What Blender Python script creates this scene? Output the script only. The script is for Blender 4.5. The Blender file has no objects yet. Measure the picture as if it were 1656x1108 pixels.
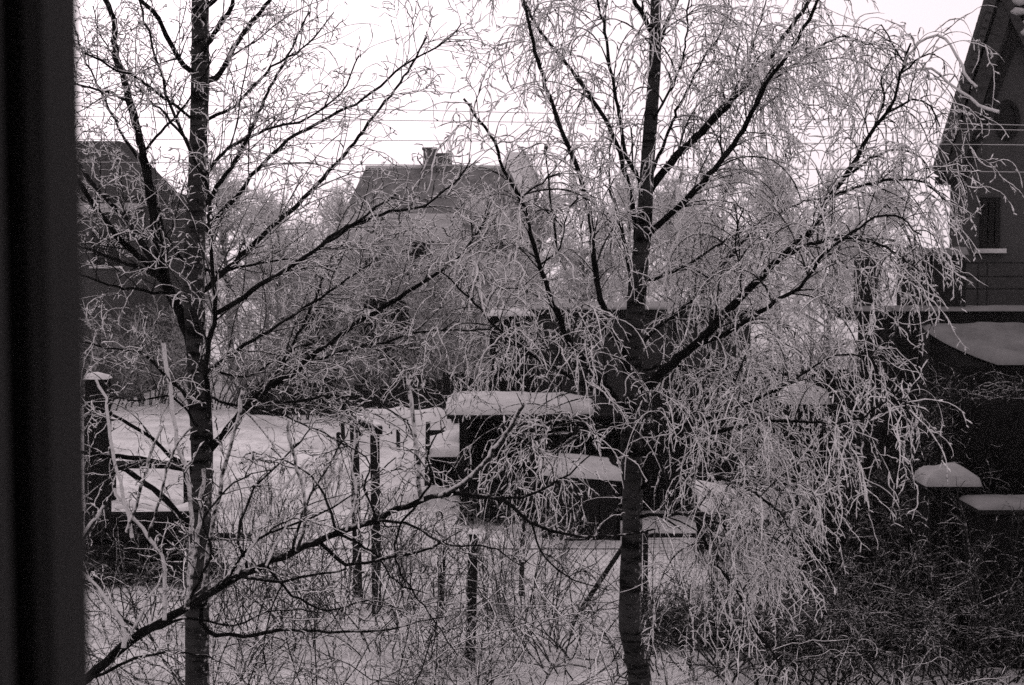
import bpy, bmesh, math, random
import numpy as np
from mathutils import Vector, Matrix

R = math.radians
random.seed(7)
rng = np.random.default_rng(11)
SC = bpy.context.scene
COL = SC.collection

# ------------------------------------------------------------------ camera
CAM_POS = np.array([0.0, 0.14, 4.5])
FPX = 2300.0                       # focal length in photograph pixels (1656 wide)
PITCH = math.atan((554 - 420) / FPX)
cam_d = bpy.data.cameras.new('camera')
cam = bpy.data.objects.new('camera', cam_d)
COL.objects.link(cam)
cam.location = CAM_POS
cam.rotation_euler = (math.pi / 2 - PITCH, 0, 0)
cam_d.sensor_width = 36.0
cam_d.lens = 36.0 * FPX / 1656.0
cam_d.clip_start = 0.05
cam_d.clip_end = 2000
cam_d.dof.use_dof = True
cam_d.dof.focus_distance = 9.5
cam_d.dof.aperture_fstop = 9.0
SC.camera = cam

# ------------------------------------------------------------------ world: bright overcast winter sky
SUN_EL, SUN_AZ = R(24), R(-20)     # behind the cloud, ahead and to the left
world = bpy.data.worlds.new('World')
SC.world = world
world.use_nodes = True
nt = world.node_tree
bg = nt.nodes['Background']
sky = nt.nodes.new('ShaderNodeTexSky')
sky.sky_type = 'NISHITA'
sky.sun_disc = False
sky.sun_elevation = SUN_EL
sky.sun_rotation = SUN_AZ
sky.air_density = 1.0
sky.dust_density = 4.0
bw = nt.nodes.new('ShaderNodeRGBToBW')
nt.links.new(sky.outputs[0], bw.inputs[0])
mixv = nt.nodes.new('ShaderNodeMix'); mixv.data_type = 'FLOAT'
mixv.inputs['Factor'].default_value = 0.80          # share of the even cloud layer
nt.links.new(bw.outputs[0], mixv.inputs[2])
mixv.inputs[3].default_value = 11.6
tint = nt.nodes.new('ShaderNodeVectorMath'); tint.operation = 'SCALE'
tint.inputs[0].default_value = (1.0, 0.875, 0.92)   # the print's faint magenta cast, carried by the light
nt.links.new(mixv.outputs[0], tint.inputs['Scale'])
nt.links.new(tint.outputs[0], bg.inputs['Color'])
bg.inputs['Strength'].default_value = 0.10

sun_d = bpy.data.lights.new('sun', 'SUN')
sun = bpy.data.objects.new('sun', sun_d)
COL.objects.link(sun)
sun_d.energy = 0.5
sun_d.angle = R(25)
sun_d.color = (1.0, 0.87, 0.91)
sv = Vector((math.sin(SUN_AZ) * math.cos(SUN_EL), math.cos(SUN_AZ) * math.cos(SUN_EL), math.sin(SUN_EL)))
sun.rotation_euler = sv.to_track_quat('Z', 'Y').to_euler()
sun.location = (-10, 30, 30)

SC.view_settings.view_transform = 'Standard'
SC.view_settings.look = 'None'
SC.view_settings.exposure = 0.0
SC.view_settings.gamma = 1.0
SC.view_settings.use_curve_mapping = False
SC.cycles.use_denoising = False
SC.cycles.max_bounces = 6
SC.cycles.volume_bounces = 0

# ------------------------------------------------------------------ pixel helpers (photograph pixels -> a point at a distance y)
_c, _s = math.cos(PITCH), math.sin(PITCH)
def pix(px, py, y):
    cx, cy = (px - 828) / FPX, -(py - 554) / FPX
    d = np.array([cx, cy * _s + _c, cy * _c - _s])
    t = (y - CAM_POS[1]) / d[1]
    return CAM_POS + d * t
def PX(px, y): return float(pix(px, 420, y)[0])
def PZ(py, y): return float(pix(828, py, y)[2])
def GY(py):                       # distance of ground seen at that row
    lo, hi = 3.0, 400.0
    for _ in range(50):
        m = (lo + hi) / 2
        if PZ(py, m) > 0: lo = m
        else: hi = m
    return lo

# ------------------------------------------------------------------ materials
MAT = {}
def _new(name, rough=0.9, spec=0.03):
    m = bpy.data.materials.new(name); m.use_nodes = True
    b = m.node_tree.nodes['Principled BSDF']
    b.inputs['Roughness'].default_value = rough
    b.inputs['Specular IOR Level'].default_value = spec
    MAT[name] = m
    return m, m.node_tree, b
def nd(t, kind, **kw):
    n = t.nodes.new(kind)
    for k, v in kw.items(): setattr(n, k, v)
    return n
def noise(t, scale, detail=4.0, rough=0.6, coord='Object', stretch=None):
    tc = nd(t, 'ShaderNodeTexCoord')
    n = nd(t, 'ShaderNodeTexNoise')
    n.inputs['Scale'].default_value = scale
    n.inputs['Detail'].default_value = detail
    n.inputs['Roughness'].default_value = rough
    if stretch:
        mp = nd(t, 'ShaderNodeMapping'); mp.inputs['Scale'].default_value = stretch
        t.links.new(tc.outputs[coord], mp.inputs[0]); t.links.new(mp.outputs[0], n.inputs['Vector'])
    else:
        t.links.new(tc.outputs[coord], n.inputs['Vector'])
    return n
def ramp(t, src, stops):
    r = nd(t, 'ShaderNodeValToRGB')
    cr = r.color_ramp
    while len(cr.elements) < len(stops): cr.elements.new(0.5)
    for e, (p, c) in zip(cr.elements, stops):
        e.position = p
        e.color = (c, c, c, 1) if not isinstance(c, tuple) else c + (1,)
    t.links.new(src, r.inputs[0])
    return r
def bump(t, b, src, strength, dist=0.02):
    n = nd(t, 'ShaderNodeBump')
    n.inputs['Strength'].default_value = strength
    n.inputs['Distance'].default_value = dist
    t.links.new(src, n.inputs['Height']); t.links.new(n.outputs[0], b.inputs['Normal'])
def simple(name, lo, hi, scale=3.0, stretch=None, rough=0.95, bmp=0.3, bd=0.01, spec=0.02):
    m, t, b = _new(name, rough, spec)
    n = noise(t, scale, 6.0, 0.65, stretch=stretch)
    r = ramp(t, n.outputs[0], [(0.3, lo), (0.72, hi)])
    t.links.new(r.outputs[0], b.inputs['Base Color'])
    if bmp: bump(t, b, n.outputs[0], bmp, bd)
    return m
def frosted(name, bark_lo, bark_hi, frost, gain_nz=0.35, nscale=70.0):
    """bark with rime: where it lies is set by the attribute 'frost' (more on thin twigs), by upward faces and by noise"""
    m, t, b = _new(name, 0.98, 0.02)
    at = nd(t, 'ShaderNodeAttribute', attribute_name='frost')
    ge = nd(t, 'ShaderNodeNewGeometry')
    sx = nd(t, 'ShaderNodeSeparateXYZ'); t.links.new(ge.outputs['Normal'], sx.inputs[0])
    mz = nd(t, 'ShaderNodeMath', operation='MULTIPLY_ADD'); mz.inputs[1].default_value = gain_nz
    t.links.new(sx.outputs['Z'], mz.inputs[0]); t.links.new(at.outputs['Fac'], mz.inputs[2])
    n = noise(t, nscale, 3.0, 0.6)
    mn = nd(t, 'ShaderNodeMath', operation='MULTIPLY_ADD'); mn.inputs[1].default_value = 1.3
    t.links.new(n.outputs[0], mn.inputs[0]); t.links.new(mz.outputs[0], mn.inputs[2])
    mr = nd(t, 'ShaderNodeMapRange', interpolation_type='SMOOTHSTEP')
    mr.inputs['From Min'].default_value = 0.95; mr.inputs['From Max'].default_value = 1.25
    t.links.new(mn.outputs[0], mr.inputs['Value'])
    n2 = noise(t, 9.0, 5.0, 0.7)
    bk = ramp(t, n2.outputs[0], [(0.35, bark_lo), (0.7, bark_hi)])
    fr = ramp(t, n.outputs[0], [(0.2, frost * 0.82), (0.8, frost)])
    mx = nd(t, 'ShaderNodeMix', data_type='RGBA')
    t.links.new(mr.outputs[0], mx.inputs['Factor'])
    t.links.new(bk.outputs[0], mx.inputs[6]); t.links.new(fr.outputs[0], mx.inputs[7])
    t.links.new(mx.outputs[2], b.inputs['Base Color'])
    bump(t, b, n.outputs[0], 0.5, 0.004)
    return m

def snow_mat(name, base, lo=0.86):
    m, t, b = _new(name, 0.75, 0.25)
    n = noise(t, 2.2, 8.0, 0.62)
    r = ramp(t, n.outputs[0], [(0.3, base * lo), (0.65, base)])
    t.links.new(r.outputs[0], b.inputs['Base Color'])
    n3 = noise(t, 7.0, 8.0, 0.7)
    bump(t, b, n3.outputs[0], 0.6, 0.06)
    return m
snow_mat('snow', 0.55)
snow_mat('snow_roof', 0.44, 0.7)
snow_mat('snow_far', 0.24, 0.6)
snow_mat('snow_shaded', 0.15, 0.55)  # dark copy of the snow, with shade put into its colour
# ground snow: trodden patches, grass tips and litter poking through
m, t, b = _new('snow_ground', 0.8, 0.2)
n1 = noise(t, 0.55, 8.0, 0.62); n2 = noise(t, 9.0, 9.0, 0.72); n3 = noise(t, 3.0, 8.0, 0.6)
r1 = ramp(t, n1.outputs[0], [(0.34, 0.42), (0.6, 0.68)])
r2 = ramp(t, n2.outputs[0], [(0.34, 0.25), (0.47, 1.0)])
mx = nd(t, 'ShaderNodeMix', data_type='RGBA', blend_type='MULTIPLY'); mx.inputs['Factor'].default_value = 0.8
t.links.new(r1.outputs[0], mx.inputs[6]); t.links.new(r2.outputs[0], mx.inputs[7])
t.links.new(mx.outputs[2], b.inputs['Base Color'])
bump(t, b, n3.outputs[0], 0.9, 0.16)

frosted('birch_limb', 0.004, 0.014, 0.60, 0.20, 26.0)
frosted('birch_twig', 0.010, 0.03, 0.80, 0.45, 90.0)
frosted('far_twig', 0.05, 0.10, 0.60, 0.2, 12.0)
frosted('shrub_twig', 0.02, 0.05, 0.30, 0.2, 12.0)
frosted('dark_stem', 0.010, 0.03, 0.50, 0.3, 50.0)
frosted('shoot', 0.010, 0.03, 0.60, 0.45, 40.0)
# birch trunk: dark grey bark, horizontal lenticels, black scars
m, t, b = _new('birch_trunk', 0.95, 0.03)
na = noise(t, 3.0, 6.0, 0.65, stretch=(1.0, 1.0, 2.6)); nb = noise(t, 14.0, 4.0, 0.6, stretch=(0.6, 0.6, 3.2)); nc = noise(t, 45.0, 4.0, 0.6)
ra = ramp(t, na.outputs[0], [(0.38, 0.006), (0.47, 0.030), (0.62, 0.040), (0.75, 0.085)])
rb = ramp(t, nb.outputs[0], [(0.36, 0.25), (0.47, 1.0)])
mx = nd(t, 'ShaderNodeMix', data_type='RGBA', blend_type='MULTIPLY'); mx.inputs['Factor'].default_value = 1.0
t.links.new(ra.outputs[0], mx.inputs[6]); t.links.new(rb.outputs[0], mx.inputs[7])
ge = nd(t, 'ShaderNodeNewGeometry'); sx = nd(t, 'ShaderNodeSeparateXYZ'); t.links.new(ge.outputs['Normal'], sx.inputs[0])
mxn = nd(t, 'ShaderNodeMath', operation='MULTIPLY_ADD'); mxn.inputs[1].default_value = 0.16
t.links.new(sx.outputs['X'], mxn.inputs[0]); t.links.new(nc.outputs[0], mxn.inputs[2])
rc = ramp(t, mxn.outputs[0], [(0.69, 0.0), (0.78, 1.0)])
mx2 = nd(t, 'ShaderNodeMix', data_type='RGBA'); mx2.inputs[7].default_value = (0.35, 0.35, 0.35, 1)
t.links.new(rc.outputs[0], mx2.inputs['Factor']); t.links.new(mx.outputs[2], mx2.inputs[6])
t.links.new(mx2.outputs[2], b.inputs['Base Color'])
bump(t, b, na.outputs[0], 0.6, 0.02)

simple('dark_wood', 0.006, 0.016, 4.0, (6, 6, 0.6))
simple('black_wood', 0.003, 0.009, 4.0, (6, 6, 0.6))
simple('grey_wood', 0.018, 0.045, 4.0, (6, 6, 0.6))
simple('shed_wall', 0.022, 0.042, 1.5, (3, 3, 0.5))
simple('shed_wall_dark', 0.005, 0.010, 1.5, (3, 3, 0.5))
simple('render_dark', 0.036, 0.048, 1.2, None, bmp=0.15)
simple('render_grey', 0.05, 0.08, 1.2)
simple('render_pale', 0.55, 0.65, 0.6)
simple('trim_dark', 0.008, 0.014, 3.0)
simple('barge_board', 0.022, 0.040, 3.0, (1, 1, 4))
simple('roof_dark', 0.06, 0.17, 1.6)
simple('roof_house', 0.02, 0.05, 2.0)
simple('chimney_brick', 0.06, 0.10, 3.0)
simple('frame_paint', 0.024, 0.032, 6.0, (8, 8, 0.5), rough=0.7, bmp=0.1, bd=0.001)
simple('groove_black', 0.001, 0.002, 6.0, bmp=0)
simple('plaster', 0.35, 0.42, 2.0)
simple('iron', 0.010, 0.02, 8.0, rough=0.6)
simple('wire_frost', 0.28, 0.42, 20.0, bmp=0)
simple('wire_dark', 0.02, 0.05, 20.0, bmp=0)
simple('hedge_dark', 0.002, 0.006, 8.0)
m, t, b = _new('window_glass', 0.12, 0.08)
b.inputs['Base Color'].default_value = (0.004, 0.004, 0.004, 1)
m, t, b = _new('clear_glass', 0.02, 0.5)
b.inputs['Transmission Weight'].default_value = 1.0

# ------------------------------------------------------------------ object helpers
def link(o, parent=None):
    COL.objects.link(o)
    if parent is not None: o.parent = parent
    return o
def tag(o, label=None, cat=None, group=None, kind=None):
    if label: o['label'] = label
    if cat: o['category'] = cat
    if group: o['group'] = group
    if kind: o['kind'] = kind
    return o
def thing(name, label, cat, loc=(0, 0, 0), rz=0.0, group=None):
    o = bpy.data.objects.new(name, None)
    o.empty_display_size = 0.2
    link(o); o.location = loc; o.rotation_euler = (0, 0, rz)
    return tag(o, label, cat, group)

class MB:
    """collects boxes, bars and prisms into one mesh"""
    def __init__(self): self.v = []; self.f = []
    def add(self, vs, fs):
        n = len(self.v); self.v += [tuple(map(float, p)) for p in vs]; self.f += [tuple(i + n for i in q) for q in fs]; return self
    def box(self, x0, x1, y0, y1, z0, z1):
        vs = [(x0, y0, z0), (x1, y0, z0), (x1, y1, z0), (x0, y1, z0), (x0, y0, z1), (x1, y0, z1), (x1, y1, z1), (x0, y1, z1)]
        return self.add(vs, [(0, 3, 2, 1), (4, 5, 6, 7), (0, 1, 5, 4), (1, 2, 6, 5), (2, 3, 7, 6), (3, 0, 4, 7)])
    def bar(self, a, b, w, h, up=(0, 0, 1)):
        a = np.array(a, float); b = np.array(b, float); t = b - a; t = t / np.linalg.norm(t)
        u = np.array(up, float)
        if abs(t @ u) > 0.95: u = np.array([0, 1.0, 0])
        s = np.cross(t, u); s /= np.linalg.norm(s); u = np.cross(s, t)
        vs = [p + s * i * w / 2 + u * j * h / 2 for p in (a, b) for i, j in ((-1, -1), (1, -1), (1, 1), (-1, 1))]
        return self.add(vs, [(0, 1, 2, 3), (7, 6, 5, 4), (0, 4, 5, 1), (1, 5, 6, 2), (2, 6, 7, 3), (3, 7, 4, 0)])
    def cyl(self, a, b, r0, r1, k=8):
        a = np.array(a, float); b = np.array(b, float); t = b - a; t /= np.linalg.norm(t)
        u = np.array([0, 0, 1.0]) if abs(t[2]) < 0.9 else np.array([1.0, 0, 0])
        s = np.cross(t, u); s /= np.linalg.norm(s); u = np.cross(s, t)
        an = [2 * math.pi * i / k for i in range(k)]
        vs = [a + r0 * (math.cos(q) * s + math.sin(q) * u) for q in an] + [b + r1 * (math.cos(q) * s + math.sin(q) * u) for q in an]
        fs = [(i, k + i, k + (i + 1) % k, (i + 1) % k) for i in range(k)] + [tuple(range(k)), tuple(range(2 * k - 1, k - 1, -1))]
        return self.add(vs, fs)
    def poly(self, pts, off):
        """flat polygon pts swept by vector off"""
        n = len(pts); off = np.array(off, float); p = [np.array(q, float) for q in pts]
        return self.add(p + [q + off for q in p], [tuple(range(n - 1, -1, -1)), tuple(range(n, 2 * n))] + [(i, (i + 1) % n, n + (i + 1) % n, n + i) for i in range(n)])
    def mesh(self, name, mat, bevel=0.0):
        me = bpy.data.meshes.new(name); me.from_pydata(self.v, [], self.f)
        bm = bmesh.new(); bm.from_mesh(me)
        bmesh.ops.recalc_face_normals(bm, faces=bm.faces)
        if bevel: bmesh.ops.bevel(bm, geom=bm.edges[:], offset=bevel, segments=1, affect='EDGES')
        bm.to_mesh(me); bm.free()
        me.materials.append(MAT[mat]); return me
    def build(self, name, mat, parent=None, bevel=0.0, loc=None):
        o = bpy.data.objects.new(name, self.mesh(name, mat, bevel)); link(o, parent)
        if loc is not None: o.location = loc
        return o

def put(name, me, parent=None, loc=(0, 0, 0), rz=0.0, sc=None):
    o = bpy.data.objects.new(name, me); link(o, parent); o.location = loc; o.rotation_euler = (0, 0, rz)
    if sc is not None: o.scale = sc
    return o

def fnoise(x, y, sd=0.0):
    return (np.sin(x * 1.7 + sd + 1.3 * np.sin(y * 1.1 + sd)) + np.sin(y * 2.3 + 2.1 * sd + 1.7 * np.sin(x * 0.9)) + 0.6 * np.sin(x * 4.1 + y * 3.3 + sd)) / 2.6

def grid_mesh(name, V, mat, smooth=True, close=False):
    """V: (n,m,3)"""
    n, m_ = V.shape[:2]
    idx = np.arange(n * m_).reshape(n, m_)
    q = np.stack([idx[:-1, :-1], idx[1:, :-1], idx[1:, 1:], idx[:-1, 1:]], -1).reshape(-1, 4)
    return quads_mesh(name, V.reshape(-1, 3), q, mat, smooth)
def quads_mesh(name, V, Q, mat, smooth=True, frost=None):
    me = bpy.data.meshes.new(name)
    me.vertices.add(len(V)); me.vertices.foreach_set('co', np.ascontiguousarray(V, np.float32).ravel())
    Q = np.ascontiguousarray(Q, np.int32)
    me.loops.add(Q.size); me.loops.foreach_set('vertex_index', Q.ravel())
    me.polygons.add(len(Q)); me.polygons.foreach_set('loop_start', np.arange(0, Q.size, 4, dtype=np.int32))
    me.polygons.foreach_set('loop_total', np.full(len(Q), 4, np.int32))
    me.update(calc_edges=True)
    if smooth: me.polygons.foreach_set('use_smooth', np.ones(len(Q), bool))
    if frost is not None:
        at = me.attributes.new('frost', 'FLOAT', 'POINT'); at.data.foreach_set('value', np.ascontiguousarray(frost, np.float32))
    me.materials.append(MAT[mat]); me.validate()
    return me

def snow_slab(name, fn, n, m_, t, mat='snow_roof', parent=None, sd=0.0, over=0.25, lump=0.25, soft=0.22):
    """a pillow of snow: fn(u,v) gives the surface it lies on, t its depth; rounded, bulging edges"""
    u = np.linspace(0, 1, n); v = np.linspace(0, 1, m_)
    U, Vv = np.meshgrid(u, v, indexing='ij')
    base = np.array([[fn(a, b) for b in v] for a in u])
    w_u = np.linalg.norm(base[-1, m_ // 2] - base[0, m_ // 2]); w_v = np.linalg.norm(base[n // 2, -1] - base[n // 2, 0])
    sw = soft * min(w_u, w_v)
    ed = np.minimum(np.minimum(U, 1 - U) * w_u, np.minimum(Vv, 1 - Vv) * w_v) / sw
    prof = np.sqrt(np.clip(1 - (1 - np.clip(ed, 0, 1)) ** 2, 0, 1))
    h = t * prof * (1 + lump * fnoise(base[..., 0] * 3 + sd, base[..., 1] * 3, sd) + 0.5 * lump * fnoise(base[..., 0] * 8 + sd, base[..., 1] * 8, sd + 5))
    top = base.copy(); top[..., 2] += h
    ctr = base.mean((0, 1))
    rim = ((prof > 0.2) & (prof < 0.999)) * (1 + 0.9 * fnoise(base[..., 0] * 2.2 + sd, base[..., 1] * 2.2, sd + 2) + 0.7 * fnoise(base[..., 0] * 7 + sd, base[..., 1] * 7, sd + 3))
    top[..., :2] += (base[..., :2] - ctr[:2]) / (np.linalg.norm(base[..., :2] - ctr[:2], axis=-1, keepdims=True) + 1e-6) * (over * t * rim)[..., None]
    bot = base.copy(); bot[..., 2] -= 0.004
    idx = np.arange(n * m_).reshape(n, m_)
    q1 = np.stack([idx[:-1, :-1], idx[1:, :-1], idx[1:, 1:], idx[:-1, 1:]], -1).reshape(-1, 4)
    q2 = q1[:, ::-1] + n * m_
    ring = np.concatenate([idx[:, 0], idx[-1, 1:], idx[-2::-1, -1], idx[0, -2:0:-1]])
    r2 = np.roll(ring, -1)
    q3 = np.stack([ring + n * m_, r2 + n * m_, r2, ring], -1)
    me = quads_mesh(name, np.concatenate([top.reshape(-1, 3), bot.reshape(-1, 3)]), np.concatenate([q1, q2, q3]), mat)
    o = bpy.data.objects.new(name, me); link(o, parent); return o

# ------------------------------------------------------------------ branches: vectorised growth and tubes
def norm(a): return a / (np.linalg.norm(a, axis=-1, keepdims=True) + 1e-9)
def tubes(P, Rr, k, frost):
    """P (N,M,3) centre lines, Rr (N,M) radii, frost scalar or (N,M) -> verts, quads, attr"""
    N, M = P.shape[:2]
    T = np.empty_like(P); T[:, 1:-1] = P[:, 2:] - P[:, :-2]; T[:, 0] = P[:, 1] - P[:, 0]; T[:, -1] = P[:, -1] - P[:, -2]
    T = norm(T)
    ref = np.zeros_like(T); ref[..., 1] = 1.0
    bad = np.abs((T * ref).sum(-1)) > 0.9
    ref[bad] = (1, 0, 0)
    A = norm(np.cross(T, ref)); B = np.cross(T, A)
    an = np.arange(k) * 2 * math.pi / k
    V = P[:, :, None] + Rr[:, :, None, None] * (np.cos(an)[None, None, :, None] * A[:, :, None] + np.sin(an)[None, None, :, None] * B[:, :, None])
    idx = np.arange(N * M * k).reshape(N, M, k)
    a = idx[:, :-1]; b = idx[:, 1:]
    q = np.stack([a, np.roll(a, -1, 2), np.roll(b, -1, 2), b], -1).reshape(-1, 4)
    fr = np.broadcast_to(np.asarray(frost, float), (N, M)) if np.ndim(frost) < 2 else frost
    return V.reshape(-1, 3), q, np.repeat(fr[:, :, None], k, 2).ravel()
def merge(parts):
    vs, qs, fs, n = [], [], [], 0
    for v, q, f in parts:
        vs.append(v); qs.append(q + n); fs.append(f); n += len(v)
    return np.concatenate(vs), np.concatenate(qs), np.concatenate(fs)
def grow(S, D, L, n, jit, droop, rise=0.0):
    assert np.isfinite(S).all() and np.isfinite(D).all() and np.isfinite(L).all(), (S.shape, D.shape)
    """N shoots of n steps; droop pulls the heading down along the way"""
    N = len(S); P = np.empty((N, n + 1, 3)); P[:, 0] = S; D = norm(D)
    step = (L / n)[:, None]
    wob = rng.normal(0, 1, (N, 3)) * jit * 0.18
    dr = droop if np.ndim(droop) else np.full(N, droop)
    for i in range(n):
        D = D + rng.normal(0, 1, (N, 3)) * jit + wob
        D[:, 2] += (rise - dr * (0.4 + 1.2 * i / n))
        D = norm(D); P[:, i + 1] = P[:, i] + D * step
    return P
def sample(P, cnt, lo=0.1, hi=1.0):
    """cnt random points on the poly-lines P, with tangents; returns pos, tan, param, owner"""
    N, M = P.shape[:2]
    seg = np.linalg.norm(P[:, 1:] - P[:, :-1], axis=-1).sum(1)
    seg = np.nan_to_num(seg); own = rng.choice(N, cnt, p=seg / seg.sum())
    tt = rng.uniform(lo, hi, cnt); f = tt * (M - 1); i = np.minimum(f.astype(int), M - 2); w = (f - i)[:, None]
    a = P[own, i]; b = P[own, i + 1]
    return a * (1 - w) + b * w, norm(b - a), tt, own
def perp(T):
    r = rng.normal(0, 1, T.shape); r -= (r * T).sum(-1, keepdims=True) * T
    return norm(r)
def length(P): return np.linalg.norm(P[:, 1:] - P[:, :-1], axis=-1).sum()
def knob(N, M, r0, r1, amt, bud=0.0):
    """tapering radii with rime lumps, some ending in a thick bud"""
    t = np.linspace(0, 1, M)[None]
    Rr = (np.asarray(r0).reshape(-1, 1) * (1 - t) + np.asarray(r1).reshape(-1, 1) * t) * (1 + amt * rng.uniform(-1, 1, (N, M)))
    if bud > 0:
        b = rng.random(N) < bud
        Rr[b, -2] *= 1.7
    Rr[:, -1] *= 0.45
    return Rr
def smooth_line(pts, step):
    """Catmull-Rom through pts, resampled"""
    p = np.array(pts, float); p = np.vstack([2 * p[0] - p[1], p, 2 * p[-1] - p[-2]])
    out = []
    for i in range(1, len(p) - 2):
        n = max(2, int(np.linalg.norm(p[i + 1] - p[i]) / step))
        t = np.linspace(0, 1, n, endpoint=False)[:, None]
        out.append(0.5 * ((2 * p[i]) + (-p[i - 1] + p[i + 1]) * t + (2 * p[i - 1] - 5 * p[i] + 4 * p[i + 1] - p[i + 2]) * t ** 2 + (-p[i - 1] + 3 * p[i] - 3 * p[i + 1] + p[i + 2]) * t ** 3))
    out.append(p[-2][None]); return np.concatenate(out)

def limb_line(spec, depth, d0, d1, bend=0.0):
    """spec 'x,y x,y ...' in photograph pixels; the limb runs from depth+d0 to depth+d1"""
    xy = [tuple(map(float, s.split(','))) for s in spec.split()]
    L = np.cumsum([0] + [math.hypot(xy[i + 1][0] - xy[i][0], xy[i + 1][1] - xy[i][1]) for i in range(len(xy) - 1)])
    L = L / L[-1]
    return [pix(x, y, depth + d0 + (d1 - d0) * l + bend * math.sin(math.pi * l)) for (x, y), l in zip(xy, L)]

def build_limb(parent, pts, w0, w1, mat, depth, frost=0.0, k=8, name='limb', amt=0.10):
    P = smooth_line(pts, 0.045)
    P[1:-1] += rng.normal(0, 0.0035, P[1:-1].shape)
    M = len(P); t = np.linspace(0, 1, M)
    Rr = ((w0 * (1 - t) ** 1.0 + w1 * (1 - (1 - t) ** 1.0)) / 2 * depth / FPX) * (1 + amt * rng.uniform(-1, 1, M))
    fr = frost + 0.12 * t
    V, Q, F = tubes(P[None], Rr[None], k, fr[None])
    o = bpy.data.objects.new(name, quads_mesh(name, V, Q, mat, frost=F)); link(o, parent)
    return o, P
def twig_part(parent, parts, mat, name='twigs'):
    V, Q, F = merge(parts)
    o = bpy.data.objects.new(name, quads_mesh(name, V, Q, mat, frost=F)); link(o, parent)
    o['kind'] = 'stuff'
    return o

def hanging_twigs(P, dens, cfg):
    """the three orders of twigs that spring from one limb centre line P (M,3)"""
    Pl = P[None]; L = length(Pl)
    n1 = max(2, int(L * dens))
    s, tn, tt, _ = sample(Pl, n1, cfg.get('lo', 0.12), 1.0)
    d = tn * cfg['fwd'] + perp(tn) * cfg['side'] + np.array([0, cfg.get('back', 0.0), cfg['up']])
    l1 = rng.uniform(*cfg['l1'], n1) * (1.2 - cfg.get('tipcut', 0.7) * tt)
    dr = cfg['droop'] * rng.uniform(0.4, 1.5, n1)
    # first order: slender dark branchlets that only turn white towards their ends
    A = grow(s, d, l1, 16, cfg['jit'] * 0.55, dr * 14 / 16)
    rA = rng.uniform(0.8, 1.25, n1) * cfg['r'][0] * np.clip(l1 / 0.6, 0.7, 1.3)
    f0 = rng.uniform(cfg['fr'][0] - 0.25, cfg['fr'][0] + 0.2, n1)[:, None]
    fA = f0 + (cfg['fr'][1] - f0) * np.linspace(0, 1, 17)[None] ** 1.2
    parts = [tubes(A, knob(n1, 17, rA, rA * 0.5, 0.28), 5, fA + rng.uniform(-0.15, 0.15, fA.shape))]
    # second order: kinked rimed twigs
    n2 = max(2, int(length(A) * cfg['d2']))
    s, tn, tt, _ = sample(A, n2, 0.15, 1.0)
    d = tn * 0.9 + perp(tn) * 0.8 + np.array([0, 0, cfg['up'] * 0.4])
    B = grow(s, d, rng.uniform(*cfg['l2'], n2) * (1.2 - 0.5 * tt), 11, cfg['jit'] * 2.3, cfg['droop'] * rng.uniform(0.3, 1.7, n2) * 0.8)
    parts.append(tubes(B, knob(n2, 12, rng.uniform(0.65, 1.35, n2) * cfg['r'][1], cfg['r'][1] * 0.55, 0.45, 0.4), 4, rng.uniform(-0.30, 0.12, n2)[:, None] + rng.uniform(-0.16, 0.16, (n2, 12)) + cfg['fr'][1]))
    # third order: spurs and buds
    n3 = max(2, int(length(B) * cfg['d3']))
    s, tn, tt, _ = sample(B, n3, 0.08, 1.0)
    d = tn * 0.6 + perp(tn) * 1.0
    Cc = grow(s, d, rng.uniform(*cfg['l3'], n3), 3, cfg['jit'] * 1.3, cfg['droop'] * 0.5)
    parts.append(tubes(Cc, knob(n3, 4, cfg['r'][2], cfg['r'][2] * 0.95, 0.3, 0.5), 4, cfg['fr'][1]))
    return parts

# ================================================================== STRUCTURE: ground
def ground_h(x, y):
    near = np.clip((y - 6) / 6, 0, 1)
    r_ = fnoise(x * 2.6 + 1.5 * np.sin(y * 1.9), y * 2.9 + 1.2 * np.sin(x * 2.2), 7.0)
    return near * (0.08 * fnoise(x * 0.35, y * 0.35, 1.0) + 0.05 * fnoise(x * 1.1, y * 1.3, 4.0) - 0.06 * np.clip(r_ - 0.15, 0, 1))
gx = np.concatenate([np.linspace(-260, -16, 30), np.linspace(-15, 15, 241), np.linspace(16, 260, 30)])
gy = np.concatenate([np.linspace(-20, 5, 14), np.linspace(5.5, 46, 320), np.linspace(47, 420, 60)])
GX, GYm = np.meshgrid(gx, gy, indexing='ij')
V = np.stack([GX, GYm, ground_h(GX, GYm) * np.clip((60 - GYm) / 20, 0, 1) - 0.02], -1)
tag(put('ground', grid_mesh('ground', V, 'snow_ground')), kind='structure')

# ================================================================== own house wall and the open casement at the left edge
hw = thing('house_wall', 'pale plastered house wall that the open dark casement hangs on', 'house', (0, 0, 0))
w = MB()
w.box(-7, -0.22, -0.36, -0.004, 0, 7.5); w.box(1.0, 7, -0.36, -0.004, 0, 7.5)
w.box(-0.22, 1.0, -0.36, -0.004, 0, 3.7); w.box(-0.22, 1.0, -0.36, -0.004, 5.2, 7.5)
w.build('wall', 'plaster', hw)
w = MB(); w.box(-0.22, 1.0, -0.34, 0.03, 3.703, 3.74); w.build('sill', 'grey_wood', hw)
w = MB(); w.box(-7.3, 7.3, -5.5, 0.45, 7.505, 7.7); w.build('roof', 'roof_house', hw)
w = MB(); w.box(-7, 7, -5.5, -5.2, 0, 7.5); w.box(-7, -6.7, -5.2, -0.364, 0, 7.5); w.box(6.7, 7, -5.2, -0.364, 0, 7.5); w.build('side_walls', 'plaster', hw)
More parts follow.
